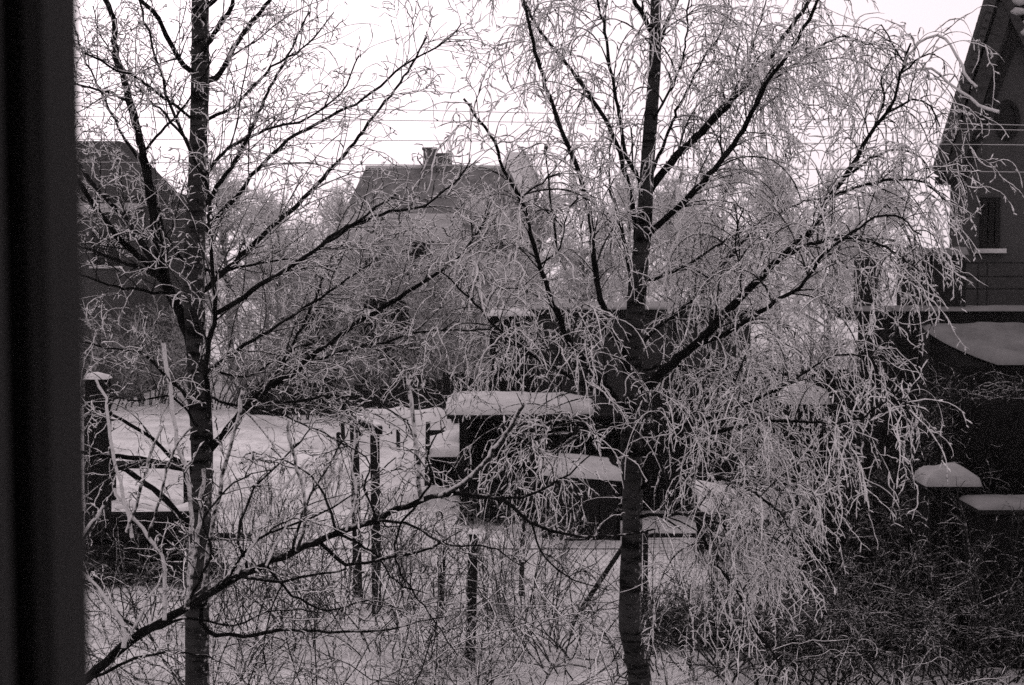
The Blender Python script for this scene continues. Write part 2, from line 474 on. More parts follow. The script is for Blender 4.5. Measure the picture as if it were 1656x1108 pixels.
# leaf, hinged at the left jamb, swung a little past square; local x runs from hinge to free edge, local y is its thickness
cs = thing('casement_window', 'dark painted wooden casement leaf standing open along the left edge', 'window', (-0.2125, 0.0, 3.75), math.pi / 2 - R(1.1))
LW, LT, LH = 0.80, 0.045, 1.44
def stile_profile(x0, x1, z0, z1, mat, name):
    b = MB(); b.box(x0, x1, 0, LT, z0, z1); return b.build(name, mat, cs, bevel=0.006)
stile_profile(LW - 0.058, LW, 0, LH, 'frame_paint', 'stile')
stile_profile(0.0, 0.05, 0, LH, 'frame_paint', 'stile')
stile_profile(0.0505, LW - 0.0585, 0, 0.07, 'frame_paint', 'rail')
stile_profile(0.0505, LW - 0.0585, LH - 0.07, LH, 'frame_paint', 'rail')
b = MB(); b.box(LW - 0.090, LW - 0.0582, 0.012, LT - 0.006, 0.0702, LH - 0.0702); b.build('groove', 'groove_black', cs)
b = MB(); b.box(LW - 0.118, LW - 0.0902, 0.002, LT - 0.006, 0.0702, LH - 0.0702); b.build('glazing_bead', 'frame_paint', cs, bevel=0.005)
b = MB(); b.box(0.0505, LW - 0.1182, 0.018, 0.023, 0.0702, LH - 0.0702); b.build('pane', 'clear_glass', cs)

# ================================================================== the two birches and the pruned fruit tree
RB, LB = 7.6, 7.4                   # distances of the trunks
def trunk_line(spec, depth, base_x):
    p = limb_line(spec, depth, 0, 0)
    return [np.array([p[0][0] + base_x, depth, -0.05]), np.array([p[0][0] + base_x * 0.5, depth, p[0][2] * 0.5])] + p
def make_trunk(parent, pts, widths, depth):
    P = smooth_line(pts, 0.05); M = len(P)
    zs = P[:, 2]; zk = np.array([w[0] for w in widths]); wk = np.array([w[1] for w in widths])
    Rr = np.interp(zs, zk, wk) / 2 * depth / FPX * (1 + 0.03 * rng.uniform(-1, 1, M) + 0.06 * np.sin(zs * 5.1 + depth) * np.sin(zs * 2.3))
    V, Q, F = tubes(P[None], Rr[None], 16, np.zeros((1, M)))
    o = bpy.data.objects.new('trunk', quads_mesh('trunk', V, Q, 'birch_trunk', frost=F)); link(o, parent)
    return P

# ---- right: weeping birch
rb = thing('weeping_birch', 'weeping birch with curtains of rime hanging from its dark limbs, right of centre', 'tree', (0, 0, 0))
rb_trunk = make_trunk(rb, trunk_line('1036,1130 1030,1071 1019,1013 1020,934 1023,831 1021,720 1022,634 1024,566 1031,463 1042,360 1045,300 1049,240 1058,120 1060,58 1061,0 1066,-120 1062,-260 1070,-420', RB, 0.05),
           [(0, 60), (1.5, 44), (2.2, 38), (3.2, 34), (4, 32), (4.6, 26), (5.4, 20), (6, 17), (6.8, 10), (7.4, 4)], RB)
WEEP = dict(k=1.5, fwd=0.75, side=0.7, up=0.45, l1=(0.30, 1.0), l2=(0.12, 0.42), l3=(0.012, 0.05), droop=0.25, jit=0.095, d2=8.5, d3=14.0, back=0.6,
            tipcut=0.92, r=(0.0037, 0.0032, 0.0026), fr=(0.02, 0.66))
#   pixels                                                                 width0,1  depth offsets  twig density, min length
RL = [
 ('1026,640 1047,624 1098,578 1130,552 1199,480 1264,415 1315,368 1343,315 1370,281 1405,219 1439,178 1456,123 1463,103 1473,70', 17, 3, 0.0, -0.7, 15),
 ('1462,105 1475,80 1500,60 1530,62 1548,90 1562,118 1580,141', 3.6, 4.2, -0.7, -0.9, 7, 0.62),
 ('1457,125 1490,112 1520,120 1550,148 1585,168 1616,181', 3.4, 4.6, -0.65, -0.9, 5, 0.62),
 ('1405,219 1428,172 1426,130 1442,92', 4, 2, -0.5, -0.3, 22),
 ('1436,182 1478,160 1505,172 1520,205', 3.5, 2, -0.6, -0.8, 20),
 ('1463,103 1442,72 1425,40', 3, 2, -0.7, -0.6, 20),
 ('1458,118 1490,92 1512,88', 3, 2, -0.7, -0.9, 16),
 ('1048,312 1075,275 1117,230 1165,182 1233,106 1288,31 1309,0 1345,-60 1380,-110', 13, 4, 0.0, 0.5, 19),
 ('1040,395 1060,368 1097,336 1165,261 1216,185 1240,137 1281,79 1315,17 1340,-40', 11, 4, 0.0, -0.6, 18),
 ('1032,400 1022,330 1010,274 986,206 952,151 928,120 869,41 840,-10 800,-70', 9, 3, 0.0, 0.6, 15),
 ('1014,600 1003,560 982,525 965,456 958,380 952,340 931,267 900,189 869,96 862,69 850,20 835,-40', 11, 4, 0.0, -0.5, 12),
 ('1016,695 1000,655 982,631 951,593 924,559 900,504 873,429 856,365 842,322 814,274 794,219 766,185 750,160', 12, 3, 0.0, -0.9, 13),
 ('1028,455 1020,442 1008,390 1000,352 986,309 985,260 990,215', 6, 2, 0.0, 0.3, 8),
 ('1040,330 1027,280 1010,240 1003,199 986,96 969,10 955,-60', 7, 3, 0.0, -0.4, 13),
 ('1016,668 1000,650 951,627 900,597 849,566 801,528 753,477 711,439', 7, 2, 0.0, -1.2, 14),
 ('1036,458 1047,453 1097,437 1165,394 1223,363 1262,330', 6, 2, 0.0, 0.8, 16),
 ('1030,560 1064,528 1098,504 1147,453 1185,411 1225,370 1290,330 1350,318', 7, 2, 0.0, 1.0, 16),
 ('1030,712 1096,692 1199,655 1257,631 1309,597 1363,573 1420,580', 6, 2, 0.0, -0.9, 16),
 ('1032,738 1110,712 1216,686 1250,681 1370,682 1439,648 1480,655', 7, 2, 0.0, -1.3, 18),
 ('1128,556 1160,545 1199,525 1261,483 1295,463 1336,408 1377,377 1415,352 1450,350 1490,380', 8, 2, -0.08, -1.4, 16),
 ('1035,790 1090,770 1150,772 1210,790 1262,830 1290,880', 7, 2, 0.0, -1.2, 18),
 ('1030,835 1096,831 1130,834 1182,853 1230,858 1270,880', 6, 2, 0.0, -1.0, 20),
 ('1125,834 1151,903 1192,954 1209,1002 1243,1047 1270,1090', 6, 3, -0.25, -1.1, 9),
 ('1343,318 1395,300 1450,290 1500,295 1500,300 1530,325', 6, 2, -0.2, -1.0, 14),
 ('1370,285 1420,250 1455,242 1490,255 1505,280', 5, 2, -0.3, -0.1, 9),
 ('1270,412 1330,390 1395,388 1450,410 1490,440', 6, 2, -0.3, -1.3, 13),
 ('1055,100 1085,20 1130,-60 1180,-130', 8, 3, 0.0, -0.5, 20),
 ('1056,58 1020,-10 970,-90 920,-150', 8, 3, 0.0, -0.3, 20),
 ('1060,-20 1110,-110 1200,-190 1290,-230', 8, 3, 0.0, 0.4, 20),
 ('1060,-60 1010,-140 930,-200 850,-220', 8, 3, 0.0, 0.5, 18),
 ('1240,135 1300,95 1355,60 1400,70 1440,90', 5, 2, -0.3, 0.5, 18),
 ('1165,184 1200,120 1225,50 1245,-20', 4, 2, 0.25, 0.9, 16),
 ('1046,300 1095,180 1130,110 1172,40 1180,-20', 6, 2, 0.0, 1.0, 15),
 ('1054,200 1100,110 1112,30 1115,-40', 4, 2, 0.0, -0.8, 14),
 ('873,430 905,400 915,350 935,320', 3, 2, -0.6, -0.9, 10),
 ('842,322 870,300 905,280', 3, 2, -0.6, -0.9, 10),
 ('1022,700 980,690 930,700 880,730 840,760', 5, 2, 0.0, -1.1, 14),
 ('1199,482 1195,430 1190,380 1205,330', 3, 2, -0.2, -0.6, 9),
 ('1022,610 1080,590 1140,610 1200,600 1250,560', 5, 2, 0.0, 0.9, 18),
]
def birch_limbs(root, table, depth, cfg0):
    for row in table:
        spec, w0, w1, d0, d1, dens = row[:6]
        cfg = cfg0; fr0 = row[6] if len(row) > 6 else 0.0
        o, P = build_limb(root, limb_line(spec, depth, d0, d1), w0, w1, 'birch_limb', depth, frost=fr0)
        if fr0 > 0.3: cfg = dict(cfg, l1=(0.06, 0.28), l2=(0.04, 0.12))
        low = float(np.clip((6.1 - P[:, 2].mean()) / 1.6, 0, 1))        # limbs higher up carry fewer, finer twigs
        c2 = dict(cfg, r=tuple(q * (0.84 + 0.12 * low) for q in cfg['r']), d2=cfg['d2'] * (0.8 + 0.35 * low))
        twig_part(o, hanging_twigs(P, dens * cfg['k'] * (0.95 + 0.05 * low), c2), 'birch_twig')
birch_limbs(rb, RL, RB, WEEP)

# ---- left: upright birch with stiffer twigs
lb = thing('birch_tree', 'upright frosted birch with forked dark limbs beside the casement, left side', 'tree', (0, 0, 0))
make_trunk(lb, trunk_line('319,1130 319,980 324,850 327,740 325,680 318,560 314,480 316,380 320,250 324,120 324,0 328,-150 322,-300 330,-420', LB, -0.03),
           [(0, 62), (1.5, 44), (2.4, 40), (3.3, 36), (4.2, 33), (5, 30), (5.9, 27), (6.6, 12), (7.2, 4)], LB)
STIFF = dict(k=1.75, fwd=0.9, side=0.75, up=0.12, l1=(0.25, 0.80), l2=(0.08, 0.30), l3=(0.012, 0.05), droop=0.04, jit=0.12, d2=7.5, d3=11.0, back=0.35,
             r=(0.0034, 0.0029, 0.0026), fr=(0.0, 0.58))
LL = [
 ('314,592 305,542 291,507 274,470 261,429 252,377 242,309 233,257 219,199 206,147 187,82 185,34 168,-5 150,-60', 19, 8, 0.0, 0.5, 10),
 ('262,440 237,405 206,360 154,302 130,271 90,220', 12, 6, 0.08, 0.9, 9),
 ('262,452 237,425 206,398 178,368 137,309 100,250', 11, 6, 0.08, -0.5, 9),
 ('250,443 192,422 130,399 70,380', 7, 3, 0.1, 0.2, 9),
 ('272,474 199,466 130,444 80,425', 5, 2, 0.1, -0.6, 10),
 ('320,124 298,106 278,72 254,27 223,-5 200,-50', 9, 5, 0.0, -0.5, 9),
 ('326,138 357,117 377,79 401,45 435,0 460,-50', 10, 5, 0.0, 0.6, 10),
 ('324,90 345,55 362,30 377,8 400,-40', 9, 5, 0.0, -0.5, 9),
 ('318,350 343,315 374,271 400,225 428,160 470,80 500,20', 8, 3, 0.0, 0.9, 10),
 ('318,385 341,360 384,315 418,271 477,219 545,182 591,158 653,106 718,69 746,38', 8, 2, 0.0, 0.4, 11),
 ('316,490 329,473 370,432 411,394 446,360 473,340 514,298 560,247 567,237 615,175 660,115 690,60', 10, 3, 0.0, 0.9, 11),
 ('338,669 334,607 339,552 350,507 345,446 338,360 339,343 334,302 302,233 274,165 254,96 240,51 225,0', 8, 3, -0.35, -0.6, 8),
 ('350,507 381,490 422,459 466,435 520,398 560,372 609,335 640,315', 8, 3, -0.4, -0.8, 11),
 ('520,398 550,372 629,343 687,333 732,298 760,260', 6, 2, -0.6, -1.0, 10),
 ('322,610 341,597 377,569 411,549 494,497 560,453 620,410', 7, 2, 0.0, -0.5, 11),
 ('328,735 360,706 411,645 480,597 550,542 605,506 670,466 732,425 773,377 790,345', 13, 3, 0.0, -0.5, 10),
 ('425,632 450,600 477,552 507,490 528,435 552,398 580,350', 7, 2, 0.05, 0.4, 10),
 ('480,597 555,568 609,557 670,538 711,535 794,533', 5, 2, -0.2, -0.6, 12),
 ('326,760 274,737 247,710 185,672 127,648 80,625', 7, 4, 0.0, -0.4, 7),
 ('320,655 302,641 264,603 226,569 178,562 130,552', 6, 3, 0.0, 0.5, 10),
 ('318,845 295,838 257,797 192,755 150,730', 12, 7, 0.0, 0.3, 5),
 ('322,765 291,757 240,745 161,735 110,730', 10, 6, 0.0, -0.3, 6),
 ('223,256 192,206 171,165 137,93 120,40', 5, 3, 0.35, 0.8, 10),
 ('206,163 180,152 130,137 90,125', 5, 3, 0.3, 0.2, 8),
 ('310,192 267,158 223,127 189,113 137,86', 5, 3, 0.0, -0.6, 9),
 ('237,241 268,205 298,171 330,120 350,80', 5, 2, 0.35, -0.2, 9),
 ('305,440 298,425 267,377 247,291 235,250', 6, 3, 0.0, 0.4, 6),
 ('316,430 360,440 420,425 480,420 540,440', 5, 2, 0.0, 0.7, 11),
 ('322,640 380,655 440,665 500,690 560,720', 5, 2, 0.0, -0.6, 9),
 ('324,700 300,660 270,640 220,650 180,640', 5, 2, 0.0, -0.7, 9),
 ('318,300 370,240 430,210 500,190 550,150 580,90', 6, 2, 0.0, -0.6, 11),
 ('322,200 380,170 440,110 500,70 540,20', 6, 2, 0.0, 0.4, 11),
 ('320,250 270,190 215,130 165,60 150,10', 5, 2, 0.0, 0.9, 10),
 ('326,20 390,-40 470,-100 560,-140', 9, 3, 0.0, -0.4, 10),
 ('326,-60 260,-130 180,-180', 8, 3, 0.0, 0.4, 9),
 ('411,645 470,650 540,640 600,650 660,680', 5, 2, -0.15, -0.9, 10),
 ('340,597 400,610 460,570 520,550', 4, 2, 0.0, 0.6, 11),
]
birch_limbs(lb, LL, LB, STIFF)

# ---- foreground: old pruned fruit tree, its long bough crossing the lower half, thick frosted shoots standing on it
FT = 6.0
ft = thing('fruit_tree', 'old pruned fruit tree whose long bough rises from the lower left corner', 'tree', (0, 0, 0))
b0 = pix(100, 1130, FT)
tp = smooth_line([np.array([b0[0] - 0.55, FT + 0.1, -0.05]), np.array([b0[0] - 0.45, FT + 0.05, 1.0]), np.array([b0[0] - 0.28, FT, b0[2] - 0.3]), b0], 0.06)
V, Q, F = tubes(tp[None], np.linspace(0.09, 0.045, len(tp))[None], 12, 0.0)
link(bpy.data.objects.new('trunk', quads_mesh('trunk', V, Q, 'birch_limb', frost=F)), ft)
SPUR = dict(fwd=0.5, side=0.9, up=0.35, l1=(0.08, 0.35), l2=(0.04, 0.16), l3=(0.015, 0.05), droop=0.0, jit=0.2, d2=7.0, d3=9.0,
            r=(0.0042, 0.0036, 0.0032), fr=(0.25, 0.45))
FL = [
 ('100,1130 130,1105 199,1047 261,1006 326,968 377,937 473,893 545,863 609,841 677,810 739,797', 16, 9, 0.0, 0.2, 6),
 ('735,797 770,803 814,809 859,845 907,863 969,867 1010,867 1060,855', 8, 3, 0.15, 0.5, 5),
 ('760,802 842,806 880,790 920,765 965,728', 6, 2, 0.17, -0.2, 8),
 ('326,985 338,1021 411,1028 449,1018 531,1021 609,1020 677,1006 722,997', 8, 2, 0.1, 0.5, 8),
 ('520,880 560,912 612,905 660,895 698,886 746,858', 7, 3, 0.1, 0.5, 9),
 ('340,958 370,935 430,940 500,932 560,920', 7, 3, 0.1, -0.3, 7),
 ('150,1095 220,1065 300,1055 380,1080', 6, 2, 0.0, -0.2, 7),
 ('473,893 495,815 540,740 565,690', 5, 2, 0.1, 0.5, 7, 1), ('545,863 525,800 490,760 430,735', 5, 2, 0.1, 0.3, 7, 1),
 ('400,925 385,860 412,790 462,740 505,690', 6, 2, 0.1, 0.6, 7, 1), ('609,841 590,790 600,750 560,720', 4, 2, 0.1, -0.2, 6, 1),
 ('360,945 420,870 520,832 600,775 640,740', 5, 2, 0.1, 0.4, 7, 1), ('677,810 700,770 690,730 720,690', 4, 2, 0.1, -0.2, 6, 1),
 ('430,912 470,960 530,985 600,970 650,985', 5, 2, 0.1, 0.6, 8, 1), ('545,863 600,890 640,940 690,960', 5, 2, 0.1, 0.6, 8, 1),
 ('609,841 670,850 720,880 790,885 850,920', 5, 2, 0.1, 0.7, 8, 1), ('240,1020 300,1000 380,1010 450,985 520,990', 5, 2, 0.05, 0.4, 8, 1),
 ('859,845 880,900 930,940 985,955', 4, 2, 0.3, 0.5, 8, 1), ('677,810 640,870 650,930 700,1000 740,1060', 4, 2, 0.1, 0.7, 7, 1),
 ('230,1025 180,980 150,930 140,880', 5, 2, 0.05, 0.4, 7, 1), ('300,985 340,900 330,840 380,780 440,760', 5, 2, 0.05, -0.3, 7, 1),
]
THIN = dict(SPUR, fwd=0.8, l1=(0.15, 0.6), l2=(0.06, 0.25), droop=0.03, d2=6.0, fr=(0.0, 0.42))
for row in FL:
    spec, w0, w1, d0, d1, dens = row[:6]
    o, P = build_limb(ft, limb_line(spec, FT, d0, d1), w0, w1, 'birch_limb', FT, frost=0.06)
    twig_part(o, hanging_twigs(P, dens, THIN if len(row) > 6 else SPUR), 'birch_twig')
SH = [
 ('711,802 735,790 759,773 801,728 825,690 846,655', 11, 9, 0.12, -0.3),
 ('302,982 322,845 329,759', 10, 8, 0, -0.1), ('329,950 346,841 370,728 384,686 394,631', 10, 8, 0.05, -0.2),
 ('303,985 310,860 302,755 291,737 281,669 271,607 264,555', 10, 8, 0.05, 0.1), ('266,1003 265,917 240,869 199,814 185,790', 9, 7, 0, 0.2),
 ('214,870 182,730 171,645 154,610', 8, 6, 0.1, 0.3), ('200,1047 202,1013 158,954 123,893 168,817', 10, 7, 0, 0.2),
 ('480,890 494,824 472,728 466,682', 8, 7, 0.1, -0.1), ('681,810 680,797 675,740 667,669 660,603', 11, 8, 0.1, 0.0),
 ('205,860 225,800 247,728 262,690', 7, 6, 0.1, 0.0), ('240,868 262,790 280,730 310,690', 6, 5, 0.1, -0.1),
 ('560,858 575,800 570,740 575,700', 6, 5, 0.1, 0.2), ('612,842 640,790 690,730', 4, 3, 0.1, 0.0),
 ('202,1040 230,990 262,930', 6, 4, 0.0, 0.2), ('377,937 420,860 450,800 500,740', 7, 4, 0.05, 0.4), ('430,915 470,840 520,780', 5, 3, 0.05, 0.4),
]
SHC = dict(SPUR, l1=(0.04, 0.20), d2=5.0)
for spec, w0, w1, d0, d1 in SH:
    o, P = build_limb(ft, limb_line(spec, FT, d0, d1), w0 * 0.78, w1 * 0.78, 'shoot', FT, frost=0.50, name='shoot', amt=0.14)
    twig_part(o, hanging_twigs(P, 9, SHC), 'birch_twig')

# ================================================================== bushes and far trees (local meshes, copied)
def bush_mesh(n, h, spread, dens, r, fr, mat, d2=8.0, seed_lean=0.35, jit=0.10, droop=0.01):
    a = rng.uniform(0, 2 * math.pi, n); rad = np.sqrt(rng.uniform(0, 1, n)) * spread * 0.35
    S = np.stack([np.cos(a) * rad, np.sin(a) * rad, np.full(n, -0.05)], -1)
    D = np.stack([np.cos(a) * seed_lean * rng.uniform(0.2, 1.6, n), np.sin(a) * seed_lean * rng.uniform(0.2, 1.6, n), np.ones(n)], -1)
    A = grow(S, D, rng.uniform(0.65, 1.1, n) * h, 12, jit, droop)
    stems = tubes(A, knob(n, 13, r * 1.7, r * 0.8, 0.12), 5, np.linspace(fr * 0.5, fr, 13)[None].repeat(n, 0))
    n2 = int(length(A) * dens); s, tn, tt, _ = sample(A, n2, 0.2, 1.0)
    B = grow(s, tn * 0.8 + perp(tn) * 0.8, rng.uniform(0.12, 0.45, n2) * h * 0.45, 7, jit * 1.5, droop)
    parts = [tubes(B, knob(n2, 8, r * 0.8, r * 0.55, 0.2, 0.2), 4, fr)]
    n3 = int(length(B) * d2); s, tn, tt, _ = sample(B, n3, 0.1, 1.0)
    Cc = grow(s, tn * 0.7 + perp(tn) * 0.9, rng.uniform(0.03, 0.14, n3) * h * 0.45, 4, jit * 1.5, droop)
    parts.append(tubes(Cc, knob(n3, 5, r * 0.6, r * 0.5, 0.2, 0.2), 3, fr))
    V, Q, F = merge(parts)
    return quads_mesh('stems', *stems[:2], mat, frost=stems[2]), quads_mesh('twigs', V, Q, mat, frost=F)
def place_bush(name, meshes, label, loc, sc=1.0, rz=0.0, group=None, cat='bush'):
    o = thing(name, label, cat, loc, rz, group); o.scale = (sc, sc, sc) if not isinstance(sc, tuple) else sc
    s = put('stems', meshes[0], o); s['kind'] = 'stuff'
    t_ = put('twigs', meshes[1], o); t_['kind'] = 'stuff'
    return o
def tree_mesh(h, spread, n1, n2, n3, r, fr, droop):
    T = grow(np.zeros((1, 3)), np.array([[0, 0, 1.0]]), np.array([h * 0.92]), 12, 0.03, 0.0)
    trunk = tubes(T, np.linspace(h * 0.016, h * 0.003, 13)[None], 8, 0.05)
    s, tn, tt, _ = sample(T, n1, 0.22, 1.0); a = rng.uniform(0, 2 * math.pi, n1)
    D = np.stack([np.cos(a), np.sin(a), rng.uniform(0.4, 1.3, n1)], -1)
    A = grow(s, D, rng.uniform(0.6, 1.1, n1) * spread * (1.15 - 0.75 * tt), 10, 0.10, 0.01)
    parts = [tubes(A, knob(n1, 11, r * 2.2, r, 0.1), 4, np.linspace(0.0, fr, 11)[None].repeat(n1, 0))]
    s, tn, tt, _ = sample(A, n2, 0.2, 1.0)
    B = grow(s, tn * 0.8 + perp(tn) * 0.9, rng.uniform(0.15, 0.5, n2) * spread * 0.7, 6, 0.14, droop)
    parts.append(tubes(B, knob(n2, 7, r, r * 0.7, 0.2), 3, fr))
    s, tn, tt, _ = sample(B, n3, 0.1, 1.0)
    Cc = grow(s, tn * 0.7 + perp(tn) * 0.9, rng.uniform(0.04, 0.16, n3) * spread * 0.7, 3, 0.16, droop)
    parts.append(tubes(Cc, knob(n3, 4, r * 0.75, r * 0.6, 0.2), 3, fr))
    V, Q, F = merge(parts)
    return quads_mesh('trunk', *trunk[:2], 'far_twig', frost=trunk[2]), quads_mesh('crown', V, Q, 'far_twig', frost=F)
far_a = tree_mesh(7.0, 2.6, 40, 800, 5200, 0.016, 0.85, 0.04)
far_b = tree_mesh(5.5, 2.4, 44, 800, 5200, 0.015, 0.85, 0.0)
shrub_f = bush_mesh(26, 2.6, 1.6, 8.0, 0.010, 0.55, 'shrub_twig', 7.0)
shrub_g = bush_mesh(30, 2.0, 2.0, 8.0, 0.009, 0.5, 'shrub_twig', 7.0, 0.6)
bush_n = bush_mesh(24, 1.7, 1.3, 5.5, 0.0052, 0.30, 'dark_stem', 6.0, 0.35)
bush_m = bush_mesh(22, 1.6, 1.6, 6.0, 0.0050, 0.22, 'dark_stem', 7.0, 0.8, 0.17, 0.07)
bush_d = bush_mesh(24, 2.2, 1.5, 6.0, 0.0052, 0.14, 'dark_stem', 6.0, 0.35)

def far_tree(px, y, meshes, sc, label, rz):
    o = thing('frosted_tree', label, 'tree', (PX(px, y), y, 0), rz, 'frosted trees in the distance'); o.scale = (sc, sc, sc)
    put('trunk', meshes[0], o); c = put('crown', meshes[1], o); c['kind'] = 'stuff'
for i, (px, y, ms, sc, lab) in enumerate([
    (372, 58, far_a, 1.20, 'pale frosted tree just right of the dark house at left'),
    (455, 53, far_b, 1.16, 'frosted tree left of the hipped house, low and round'),
    (540, 77, far_a, 1.22, 'frosted tree at the left corner of the hipped house'),
    (770, 48, far_b, 1.12, 'frosted tree in front of the right end of the hipped roof'),
    (700, 49, far_b, 0.88, 'short frosted tree below the chimneys of the hipped house'),
    (880, 69, far_a, 1.20, 'frosted tree right of the hipped house, under the pale gable'),
    (950, 61, far_b, 1.32, 'frosted tree behind the flat-roofed shed, left of the weeping birch trunk'),
    (1075, 66, far_a, 1.20, 'frosted tree right behind the weeping birch trunk'),
    (1165, 58, far_b, 1.44, 'round frosted tree seen through the middle of the hanging twigs'),
    (1260, 74, far_a, 1.40, 'tall frosted tree between the weeping birch and the dark gable house'),
    (1340, 61, far_b, 1.40, 'frosted tree nearest the terrace of the dark gable house'),
    (1425, 79, far_a, 1.34, 'frosted tree close beside the edge of the dark gable'),
    (1010, 99, far_a, 1.52, 'faint frosted tree far behind the weeping birch'),
    (1120, 106, far_b, 1.89, 'faint frosted tree beyond the others, right of centre'),
    (575, 50, far_b, 1.1, 'frosted tree before the left slope of the hipped roof'),
    (625, 50.5, far_a, 0.86, 'frosted tree before the middle of the hipped roof'),
    (825, 51, far_b, 1.15, 'frosted tree before the right slope of the hipped roof'),
    (300, 60, far_b, 1.1, 'frosted tree behind the upright birch trunk'),
    (430, 92, far_a, 1.28, 'faint frosted tree far off between the two houses'),
    ]):
    far_tree(px, y, ms, sc, lab, i * 1.3)

# shrubs at the back of the garden
for i, (px, y, ms, sc, lab) in enumerate([
    (165, 43.6, shrub_g, 1.55, 'frosted shrub at the garden edge by the leftmost post'),
    (245, 44.9, shrub_f, 1.35, 'frosted shrub behind the garden, left of the upright birch trunk'),
    (345, 43.6, shrub_g, 1.62, 'frosted shrub behind the garden just right of the upright birch trunk'),
    (420, 46.2, shrub_f, 1.69, 'tall frosted shrub left of the dark hedge'),
    (500, 40.9, shrub_g, 1.69, 'broad frosted shrub in the middle of the garden edge'),
    (565, 44.9, shrub_f, 1.82, 'tall frosted shrub below the snowy annex roof'),
    (640, 40.9, shrub_g, 1.76, 'frosted shrub in front of the dark plank fence'),
    (705, 43.6, shrub_f, 1.82, 'tall frosted shrub left of the black shed'),
    (765, 40.9, shrub_g, 1.62, 'frosted shrub touching the black shed'),
    (1265, 36, shrub_g, 1.5, 'broad frosted shrub beyond the tall plank fence, left one'),
    (1315, 38, shrub_f, 1.5, 'tall frosted shrub beyond the tall plank fence, middle one'),
    (1370, 35, shrub_g, 1.5, 'broad frosted shrub beyond the tall plank fence, nearest the terrace'),
    (1230, 30.0, shrub_f, 1.20, 'frosted shrub right of the flat-roofed shed behind the hanging twigs'),
    (1330, 29.0, shrub_g, 1.20, 'frosted shrub below the terrace behind the hanging twigs'),
    ]):
    place_bush('frosted_shrub', ms, lab, (PX(px, y), y, 0), sc, i * 0.9, 'frosted shrubs along the back of the garden')

# near bushes along the bottom of the view
near = [
    (180, 1000, bush_m, 1.0, 'bare shrub with dried seed heads by the lower left edge'),
    (270, 1040, bush_m, 1.05, 'bare shrub at the foot of the upright birch, left of its trunk'),
    (400, 960, bush_n, 0.9, 'slender bare bush right of the upright birch trunk'),
    (470, 1030, bush_m, 1.1, 'spreading bare bush behind the long bough, lower left'),
    (560, 985, bush_m, 1.25, 'tangled bush round the foot of the twin posts'),
    (620, 1050, bush_m, 1.05, 'low bush between the twin posts and the lone fence post'),
    (680, 960, bush_n, 0.85, 'thin upright bush just left of the lone fence post'),
    (845, 990, bush_n, 1.0, 'thin bush right of the lone fence post'),
    (905, 1040, bush_m, 1.0, 'dense low bush midway between fence post and weeping birch'),
    (960, 1075, bush_m, 1.1, 'dark low bush at the left of the weeping birch foot'),
    (1090, 1075, bush_m, 1.1, 'dark low bush at the right of the weeping birch foot'),
    (1180, 1090, bush_m, 1.1, 'low bush under the longest hanging twigs'),
    (1290, 1060, bush_n, 1.0, 'bare bush at the right end of the mesh pen'),
    (1350, 1000, bush_d, 1.0, 'tall dim bush left of the snow-capped gatepost'),
    (1430, 1010, bush_d, 1.1, 'tall dim bush reaching up before the snow-capped gatepost'),
    (1510, 1040, bush_d, 1.0, 'dim bush just below the snow-capped gatepost'),
    (1480, 1095, bush_m, 1.2, 'low bush on the dim snow at lower right'),
    (1590, 1080, bush_d, 0.9, 'dim bush before the pale pickets at the right edge'),
    (1650, 1060, bush_d, 0.95, 'dim bush cut by the right edge'),
    (1390, 1090, bush_m, 1.1, 'low bush at the lower right, left of the picket bush'),
    (760, 1100, bush_m, 0.9, 'small bush at the foot of the lone fence post'),
    (350, 1100, bush_m, 1.0, 'low bush in front of the upright birch foot'),
    (370, 870, bush_n, 0.7, 'thin small bush in the yard right of the log pile'),
    (440, 830, bush_n, 0.75, 'thin bush in the middle of the snowy yard'),
    (500, 905, bush_m, 0.8, 'low spreading bush in the yard left of the twin posts'),
    (530, 800, bush_n, 0.6, 'small thin bush far back in the yard left of the twin posts'),
    (650, 880, bush_m, 0.7, 'low bush in the yard right of the twin posts'),
    (810, 920, bush_n, 0.7, 'thin bush in the snow below the small kennel'),
    (1250, 1100, bush_m, 1.15, 'dark low bush at the bottom edge under the mesh pen end'),
    (1330, 1098, bush_m, 1.1, 'dark low bush at the bottom edge below the tall dim bush'),
    (1440, 1098, bush_m, 1.2, 'dark low bush at the bottom edge left of the gatepost'),
    (1545, 1098, bush_m, 1.2, 'dark low bush at the bottom edge below the gatepost'),
    (1620, 1098, bush_m, 1.2, 'dark low bush at the bottom right corner'),
]
for i, (px, py, ms, sc, lab) in enumerate(near):
    y = GY(py)
    place_bush('bare_bush', ms, lab, (PX(px, y), y, 0), sc, i * 1.1, 'bare bushes along the near fence')

